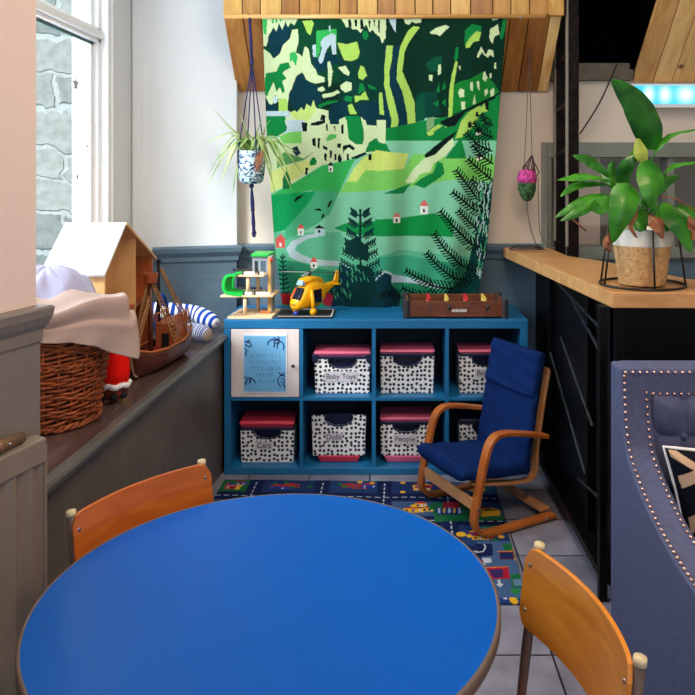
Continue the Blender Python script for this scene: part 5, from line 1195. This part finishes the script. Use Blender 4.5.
for k in range(8): xx = gx(452+k*1.85, 3.6); b.hexa([(xx,fy0-.001,gz(312,3.6)),(xx+.0065,fy0-.001,gz(312,3.6)),(xx+.0065,fy0+.001,gz(312,3.6)),(xx,fy0+.001,gz(312,3.6)),(xx+.002,fy0-.001,gz(309.4-.25*(k%3),3.6)),(xx+.0085,fy0-.001,gz(309.4-.25*(k%3),3.6)),(xx+.0085,fy0+.001,gz(309.4,3.6)),(xx+.002,fy0+.001,gz(309.4,3.6))])
b.done('logo_lettering', mat('white_print', (226,226,226), .5), fo)['kind'] = 'stuff'

# ---------------------------------------------------------------- leaves
def leafmat(name, c1, c2):
    m = bpy.data.materials.new(name); m.use_nodes = True; t = NT(m); tc = t.n('ShaderNodeTexCoord'); no = t.n('ShaderNodeTexNoise'); no.inputs['Scale'].default_value = 16
    t.l(tc.outputs['Object'], no.inputs['Vector']); r = t.n('ShaderNodeValToRGB'); r.color_ramp.elements[0].position=.35; r.color_ramp.elements[1].position=.65
    r.color_ramp.elements[0].color = (*lin(*c1),1); r.color_ramp.elements[1].color = (*lin(*c2),1); t.l(no.outputs['Fac'], r.inputs[0]); t.l(r.outputs[0], t.b.inputs['Base Color'])
    t.b.inputs['Roughness'].default_value = .35
    ts = t.n('ShaderNodeBsdfTranslucent'); t.l(r.outputs[0], ts.inputs[0]); mxs = t.n('ShaderNodeMixShader'); mxs.inputs[0].default_value = .25
    t.l(t.b.outputs[0], mxs.inputs[1]); t.l(ts.outputs[0], mxs.inputs[2]); t.l(mxs.outputs[0], t.t.nodes['Material Output'].inputs[0]); return m
m_lf = leafmat('glossy_green_leaf', (30,106,20), (68,150,34)); m_lfd = leafmat('dark_green_leaf', (16,78,20), (40,116,32)); m_lfy = leafmat('yellow_green_spathe', (150,180,60), (196,206,96)); m_brn = leafmat('withered_brown_leaf', (120,66,36), (164,104,64))
def leaf(b, pts, w, fold=.25, nrm=(0,-1,.3), n=18, m=8, wave=.0, peak=.42):
    pl = bend([Vector(p) for p in pts], 8); L = len(pl); nr = Vector(nrm).normalized()
    def f(u, v):
        k = u*(L-1); i = min(L-2, int(k)); p = pl[i].lerp(pl[i+1], k-i); tg = (pl[i+1]-pl[i]).normalized(); sd = tg.cross(nr).normalized(); nn = sd.cross(tg)
        e = (u**(peak/(1-peak+.001)*.8+.1))*(1-u)**.62*1.9 if False else (math.sin(math.pi*u**(math.log(.5)/math.log(peak))))**.8
        a = v*2-1; hw = w/2*e
        ripple = .0012*math.sin(u*30)*abs(a)
        return p+sd*a*hw-nn*(abs(a)**1.3)*hw*fold+nn*(wave*math.sin(u*9+a*2)*abs(a)+ripple)
    return b.grid(f, n, m)
# peace lily
PC = Vector((.922, 2.655, 1.0602))
pl_ = thing('potted_peace_lily', 'leafy green peace lily in a ribbed tan and white pot on the counter', 'potted plant', PC)
m_pot = mat('tan_ribbed_ceramic', (200,154,98), .6, var=.25, scale=70, bump=.6, bscale=110); m_potw = mat('cream_ribbed_ceramic', (226,220,206), .6, var=.03)
def potp(z0, z1, dz=.008):
    out = []; z = z0
    while z < z1: out += [(.078+.030*(z/.205)+.0022, z), (.078+.030*(z/.205)-.0018, z+dz*.5)]; z += dz
    return out
po_ = MB().lathe([(0,.006),(.077,.006)]+potp(.007,.145), PC, 60).done('pot', m_pot, pl_, smooth=True)
MB().lathe(potp(.145,.203)+[(.109,.205),(.104,.205),(.100,.18),(0,.178)], PC, 60).done('pot_band', m_potw, po_, smooth=True)
MB().lathe([(0,.183),(.101,.183)], PC, 30).done('soil', mat('dark_soil', (34,24,18), .9, bump=.5), pl_)
def pp_(px, py, Y=2.60): return at(px, py, Y)
leafs = [ # base(px,py,Y), mid, tip, width, mat
 ([(655,150,2.60),(650,128,2.56),(634,100,2.52),(611,79,2.50)], .115, m_lfd, (0,-1,.15), .40),
 ([(628,183,2.50),(625,200,2.46),(619,222,2.45),(613,243,2.47)], .098, m_lf, (0,-1,.5), .30),
 ([(651,160,2.52),(652,178,2.47),(653,196,2.46),(656,213,2.48)], .094, m_lf, (.1,-1,.5), .30),
 ([(655,152,2.60),(664,139,2.58),(678,132,2.56),(700,129,2.54)], .040, m_lf, (0,-.5,1), .4),
 ([(660,182,2.62),(668,168,2.58),(682,163,2.56),(702,162,2.54)], .040, m_lf, (0,-.5,1), .5),
 ([(668,203,2.60),(678,216,2.52),(686,232,2.50),(691,252,2.50)], .105, m_lf, (.2,-1,.5), .35),
 ([(612,176,2.62),(600,166,2.60),(588,159,2.60),(572,155,2.60)], .060, m_lfd, (0,-.8,.8), .45),
 ([(610,181,2.58),(595,176,2.56),(578,176,2.55),(557,180,2.54)], .045, m_lf, (0,-.6,1), .5),
 ([(607,184,2.60),(592,183,2.58),(574,186,2.56),(560,197,2.54)], .034, m_lf, (0,-.8,.8), .5),
 ([(605,194,2.56),(590,197,2.54),(574,206,2.52),(554,218,2.50)], .040, m_lf, (0,-.8,.8), .5),
 ([(608,196,2.52),(594,203,2.50),(578,212,2.48),(560,221,2.47)], .038, m_lf, (0,-1,.6), .45),
 ([(611,197,2.50),(604,202,2.48),(598,206,2.47),(590,204,2.46)], .062, m_lf, (0,-1,.6), .5),
 ([(616,190,2.60),(613,178,2.60),(612,168,2.60),(614,160,2.60)], .034, m_lf, (.3,-1,.2), .5),
 ([(624,190,2.58),(622,176,2.56),(628,163,2.54),(640,154,2.54)], .046, m_lfd, (0,-1,.4), .5),
 ([(632,196,2.62),(628,178,2.60),(634,158,2.60),(640,143,2.62)], .040, m_lf, (.5,-1,.2), .5),
 ([(640,205,2.66),(650,190,2.70),(664,180,2.74),(680,176,2.78)], .070, m_lfd, (0,-.8,.8), .45),
 ([(634,206,2.70),(625,190,2.76),(612,178,2.82),(600,170,2.86)], .070, m_lfd, (0,-.8,.8), .45),
 ([(645,210,2.60),(642,216,2.56),(640,222,2.54),(641,232,2.53)], .070, m_lf, (0,-1,.5), .45),
 ([(660,208,2.62),(664,214,2.58),(667,222,2.55),(666,232,2.54)], .060, m_lf, (0,-1,.5), .45),
 ([(676,206,2.64),(688,212,2.62),(698,222,2.60),(706,236,2.60)], .070, m_lf, (0,-1,.5), .45),
 ([(630,212,2.60),(622,216,2.56),(618,222,2.54),(617,231,2.53)], .05, m_lfd, (0,-1,.5), .45),
 ([(648,208,2.62),(650,196,2.60),(648,186,2.58),(642,178,2.56)], .05, m_lfd, (0,-1,.5), .45),
]
for pts, w_, mm, nr, pk in leafs:
    P3 = [at(*p) for p in pts]; b = MB(); leaf(b, P3, w_, .28, nr, wave=.002, peak=pk)
    lf = b.done('leaf', mm, pl_, smooth=True)
    MB().tube(bend([PC+Vector((random.uniform(-.02,.02), random.uniform(-.02,.02), .18)), (PC+Vector((0,0,.20))).lerp(P3[0], .5)+Vector((0,0,.03)), P3[0]], 6), .0028, 6).done('stem', m_lf, lf, smooth=True)
b = MB(); leaf(b, [at(646,163,2.52), at(643,155,2.51), at(640,147,2.51), at(638,138,2.51)], .050, .4, (0,-1,.2)); b.done('spathe', m_lfy, pl_, smooth=True)
for pts, w_ in (([(632,198,2.52),(634,212,2.50),(631,224,2.49),(637,238,2.49)], .030), ([(650,214,2.52),(656,220,2.49),(661,230,2.48),(663,239,2.48)], .050), ([(612,233,2.50),(609,240,2.48),(608,246,2.48),(612,252,2.48)], .034), ([(690,216,2.52),(694,224,2.50),(696,232,2.50),(692,240,2.50)], .04)):
    b = MB(); leaf(b, [at(*p) for p in pts], w_, .6, (0,-1,.3), wave=.006); b.done('withered_leaf', m_brn, pl_, smooth=True)
MB().tube(bend([at(570,217,2.5), at(578,224,2.5), at(586,231,2.5)], 4), .003, 6).done('withered_stem', m_brn, pl_); MB().tube(bend([at(662,196,2.6), at(678,200,2.56), at(696,212,2.54)], 4), .0025, 6).done('withered_stem', m_brn, pl_)
MB().tube(bend([PC+Vector((-.05,-.03,.19)), at(604,198,2.52), at(590,205,2.5), at(575,216,2.5)], 5), .0018, 5).done('runner', m_lf, pl_)
# wire stand around the pot
m_wire = mat('black_wire', (14,14,16), .4)
wsd = thing('plant_stand', 'black wire plant stand ring around the peace lily pot', 'plant stand', PC+Vector((0,0,0)))
PS0 = PC+Vector((0,0,.005))
MB().tube([PS0+Vector((.148*math.cos(a), .142*math.sin(a), 0)) for a in [2*math.pi*k/48 for k in range(49)]], .0045, 8).done('ring', m_wire, wsd, smooth=True)
for a in (-92, -168, -18, 150, 60):
    r_ = math.radians(a); MB().tube([PS0+Vector((.146*math.cos(r_), .141*math.sin(r_), 0)), PS0+Vector((.120*math.cos(r_), .120*math.sin(r_), .20))], .0038, 8).done('upright', m_wire, wsd, smooth=True)

# ---------------------------------------------------------------- hanging spider plant in a navy macrame hanger
YS = 3.56
SC = at(251.5, 184, YS)
hp = thing('hanging_spider_plant', 'spider plant in a white and blue patterned pot hung in navy macrame', 'hanging plant', SC)
mpt = bpy.data.materials.new('blue_squiggle_glaze'); mpt.use_nodes = True; t = NT(mpt)
tc = t.n('ShaderNodeTexCoord'); wv = t.n('ShaderNodeTexWave', bands_direction='Z'); wv.inputs['Scale'].default_value = 10; wv.inputs['Distortion'].default_value = 9; wv.inputs['Detail Scale'].default_value = 5; t.l(tc.outputs['Object'], wv.inputs['Vector'])
rr = t.n('ShaderNodeValToRGB'); rr.color_ramp.elements[0].position=.30; rr.color_ramp.elements[1].position=.38; rr.color_ramp.elements[0].color=(*lin(24,62,112),1); rr.color_ramp.elements[1].color=(*lin(196,222,224),1); t.l(wv.outputs['Fac'], rr.inputs[0]); t.l(rr.outputs[0], t.b.inputs['Base Color']); t.b.inputs['Roughness'].default_value=.3
MB().lathe([(0,0),(.040,.002),(.056,.016),(.062,.05),(.061,.150),(.063,.160),(.058,.160),(.055,.145),(0,.143)], SC, 40).done('pot', mpt, hp, smooth=True)
m_cord = mat('navy_cotton_cord', (20,26,84), .8, var=.2, bump=.4, bscale=300)
kt = at(252, 62, 3.585); top_ = at(249.5, 14, 3.60)
b = MB()
for k in range(4): b.tube([top_+Vector((.004*math.cos(k*1.57), .004*math.sin(k*1.57), 0)), kt+Vector((.005*math.cos(k*1.57+1), .005*math.sin(k*1.57+1), 0))], .0035, 6)
b.ball(kt, .010, (1,1,1.6)); b.ball(at(251,42,3.6), .009, (1,1,1.4)); b.done('top_cord', m_cord, hp, smooth=True)
for k in range(4):
    a = math.radians(-60+90*k); rim_ = SC+Vector((.066*math.cos(a), .066*math.sin(a), .158)); mid = SC+Vector((.067*math.cos(a), .067*math.sin(a), .09)); a2 = a+math.radians(45); low = SC+Vector((.064*math.cos(a2), .064*math.sin(a2), .045)); a3 = a-math.radians(45); low2 = SC+Vector((.064*math.cos(a3), .064*math.sin(a3), .045))
    b = MB(); b.tube([kt, rim_, mid], .003, 6); b.tube([mid, low, SC-Vector((0,0,.006))], .003, 6); b.tube([mid, low2], .003, 6); b.done('cord', m_cord, hp, smooth=True)
b = MB(); e_ = at(254, 236, YS)
b.ball(SC-Vector((0,0,.010)), .012)
for k in range(6):
    a = k*1.05; b.tube(bend([SC-Vector((0,0,.01)), SC.lerp(e_, .4)+Vector((.006*math.cos(a), .006*math.sin(a), 0)), SC.lerp(e_, .75)+Vector((.006*math.cos(a+2), .006*math.sin(a+2), 0)), e_+Vector((.009*math.cos(a), .009*math.sin(a), random.uniform(-.01,.01)))], 4), .0042, 5)
b.ball(SC.lerp(e_, .5), .010); b.done('tassel', m_cord, hp, smooth=True)
m_sp = leafmat('striped_spider_leaf', (110,156,66), (196,214,140)); b = MB()
tips = [(200,147),(207,176),(222,128),(214,110),(232,196),(228,165),(217,160),(262,118),(270,120),(285,160),(297,152),(290,176),(276,196),(281,150),(266,128),(243,125),(238,150),(205,190),(220,185),(292,190),(268,150),(302,174),(240,112),(258,130),(272,170)]
for tx, ty in tips:
    dY = random.uniform(-.10,.05); bs = SC+Vector((random.uniform(-.03,.03), random.uniform(-.03,.03), .15)); tp = at(tx, ty, YS+dY)
    md = bs.lerp(tp, .45); arch = .05+.03*random.random()+.25*abs(tp.x-bs.x)*.6; md.z = max(bs.z, tp.z)+arch*.7 if tp.z < bs.z+.08 else md.z+.02
    q = bs.lerp(tp, .15); q.z += arch*.55
    leaf(b, [bs, q, md, tp], .028, .35, (0,-.3,1), n=14, m=2, peak=.35)
b.done('foliage', m_sp, hp, smooth=True)
b = MB()
for k in range(10):
    bs = SC+Vector((.04, -.03, .15)); tp = at(random.uniform(250,264), random.uniform(158,178), YS-.07); leaf(b, [bs, bs.lerp(tp,.5)+Vector((.01,-.02,.02)), tp], .010, .4, (0,-1,.4), n=8, m=2)
b.done('withered_leaves', m_brn, hp, smooth=True)

# ---------------------------------------------------------------- pink and green net hanger
YM = 3.78; mc = at(527, 183, YM)
nh = thing('macrame_pod', 'small pink and green knotted net pod hanging above the counter', 'hanging decoration', mc)
m_pk = mat('pink_yarn', (190,64,140), .9, var=.8, scale=70, bump=.8, bscale=120); m_gn = mat('dark_green_yarn', (46,84,46), .9, var=.9, scale=60, bump=.8, bscale=110); m_bw = mat('brown_twine', (70,44,44), .9, var=.4, scale=90)
k_ = YM/740
MB().lathe([(.045,.0),(.050,.018),(.048,.040),(.040,.060),(.020,.072)], mc, 24).done('pink_net', m_pk, nh, smooth=True)
MB().lathe([(0,-.095),(.018,-.090),(.036,-.066),(.046,-.030),(.0455,.0)], mc, 24).done('green_net', m_gn, nh, smooth=True)
b = MB(); hk = at(532, 158, YM)
for k in range(7):
    a = k*.9; b.tube([mc+Vector((.046*math.cos(a), .046*math.sin(a), .035)), hk+Vector((.004*math.cos(a), 0, .012))], .0025, 5); b.tube([mc+Vector((.046*math.cos(a), .046*math.sin(a), .035)), mc+Vector((.03*math.cos(a+1)+.01, .03*math.sin(a+1), .09))], .002, 5)
b.tube([mc+Vector((.048,0,.03)), mc+Vector((.062,0,.055)), hk], .003, 5); b.done('brown_net', m_bw, nh)
m_str = mat('grey_string', (92,80,66), .8)
hi = at(529.5, 46, 3.77)
MB().tube([at(524,172,YM), at(527,110,YM), hi], .0022, 5).done('string', m_str, nh); MB().tube([hk, at(530.5,100,YM), hi+Vector((.003,0,0))], .0022, 5).done('string', m_str, nh)
zc = 1.0635
tl = bend([mc-Vector((0,0,.09)), at(528,215,YM), at(532,233,3.80), Vector((at(537,243,3.85).x, 3.83, zc+.006))], 6)
MB().tube(tl, .0024, 5).done('trailing_cord', m_str, nh)
tl2 = bend([at(538,178,YM), at(538.5,205,YM), at(540,232,3.80), Vector((at(547,243,3.85).x, 3.83, zc+.006))], 6); MB().tube(tl2, .0022, 5).done('trailing_cord', m_str, nh)
b = MB(); cpt = Vector((at(526,245,3.82).x, 3.80, zc))
b.tube([cpt+Vector((.095*math.cos(k*.35)*(1-.006*k), .07*math.sin(k*.35)*(1-.006*k), .0004*k)) for k in range(56)], .0026, 5)
tag(b.done('coiled_cord', mat('dark_cord', (44,42,40), .6)), 'thin dark cord coiled flat on the far end of the counter', 'cord')

# ---------------------------------------------------------------- cyan light fitting, cable
m_cy = mat('cyan_glowing_cover', (60,200,230), .3); t = NT(m_cy); tc = t.n('ShaderNodeTexCoord'); sp = t.n('ShaderNodeSeparateXYZ'); t.l(tc.outputs['Object'], sp.inputs[0])
tot = None
for px_, w_ in ((649,5.0),(665,5.5),(686,8.5),(708,6.0)):
    a1 = t.n('ShaderNodeMath', operation='SUBTRACT'); t.l(sp.outputs[0], a1.inputs[0]); a1.inputs[1].default_value = (px_-385)*3.895/740
    a2 = t.n('ShaderNodeMath', operation='MULTIPLY'); t.l(a1.outputs[0], a2.inputs[0]); t.l(a1.outputs[0], a2.inputs[1])
    a3 = t.n('ShaderNodeMath', operation='MULTIPLY'); t.l(a2.outputs[0], a3.inputs[0]); a3.inputs[1].default_value = -1/((w_*.00526)**2)
    a4 = t.n('ShaderNodeMath', operation='EXPONENT'); t.l(a3.outputs[0], a4.inputs[0])
    if tot is None: tot = a4
    else:
        a5 = t.n('ShaderNodeMath', operation='ADD'); t.l(tot.outputs[0], a5.inputs[0]); t.l(a4.outputs[0], a5.inputs[1]); tot = a5
z1 = t.n('ShaderNodeMath', operation='SUBTRACT'); t.l(sp.outputs[2], z1.inputs[0]); z1.inputs[1].default_value = CZ+75.5*3.895/740
z2_ = t.n('ShaderNodeMath', operation='MULTIPLY'); t.l(z1.outputs[0], z2_.inputs[0]); t.l(z1.outputs[0], z2_.inputs[1])
z3_ = t.n('ShaderNodeMath', operation='MULTIPLY'); t.l(z2_.outputs[0], z3_.inputs[0]); z3_.inputs[1].default_value = -1/(.042**2)
z4_ = t.n('ShaderNodeMath', operation='EXPONENT'); t.l(z3_.outputs[0], z4_.inputs[0])
z5_ = t.n('ShaderNodeMath', operation='MULTIPLY'); t.l(z4_.outputs[0], z5_.inputs[0]); t.l(tot.outputs[0], z5_.inputs[1])
rr = t.n('ShaderNodeValToRGB'); rr.color_ramp.elements[0].position = .05; rr.color_ramp.elements[1].position = 1; rr.color_ramp.elements[0].color = (*lin(40,165,185),1); rr.color_ramp.elements[1].color = (1.0,1.15,1.2,1)
t.l(z5_.outputs[0], rr.inputs[0]); t.l(rr.outputs[0], t.b.inputs['Emission Color']); t.b.inputs['Emission Strength'].default_value = 1.1; t.b.inputs['Base Color'].default_value = (.02,.1,.12,1)

lb = thing('emergency_light', 'long cyan glowing emergency light box on the wall under the right slope', 'light fitting', (1.62,3.93,1.81))
lx0, lx1, ly = at(633,0,3.9).x, 1.97, 3.895
MB().box(lx0, lx1, ly+.01, 3.975, at(0,107,ly).z, at(0,83.5,ly).z).done('housing', m_gloss, lb, bevel=.003)
cv = MB().box(lx0+.008, lx1-.008, ly, ly+.01, at(0,104,ly).z, at(0,85.5,ly).z).done('cover', m_cy, lb, bevel=.003)
MB().box(lx0, lx1, ly-.006, ly+.01, at(0,107.5,ly).z, at(0,104.5,ly).z).done('lower_trim', m_gloss, lb)
tag(MB().tube(bend([at(617,64,3.90), at(600,102,3.93), at(580,134,3.95)], 6), .004, 6).done('cable', m_blk), 'thin black cable running diagonally across the wall below the dark recess', 'cable')
tag(MB().ball(at(520.5,17.5,3.585), .006, (1,1,1.3)).done('pole_hook', m_steel, smooth=True), 'tiny metal hook at the right end of the wooden pole', 'hook')
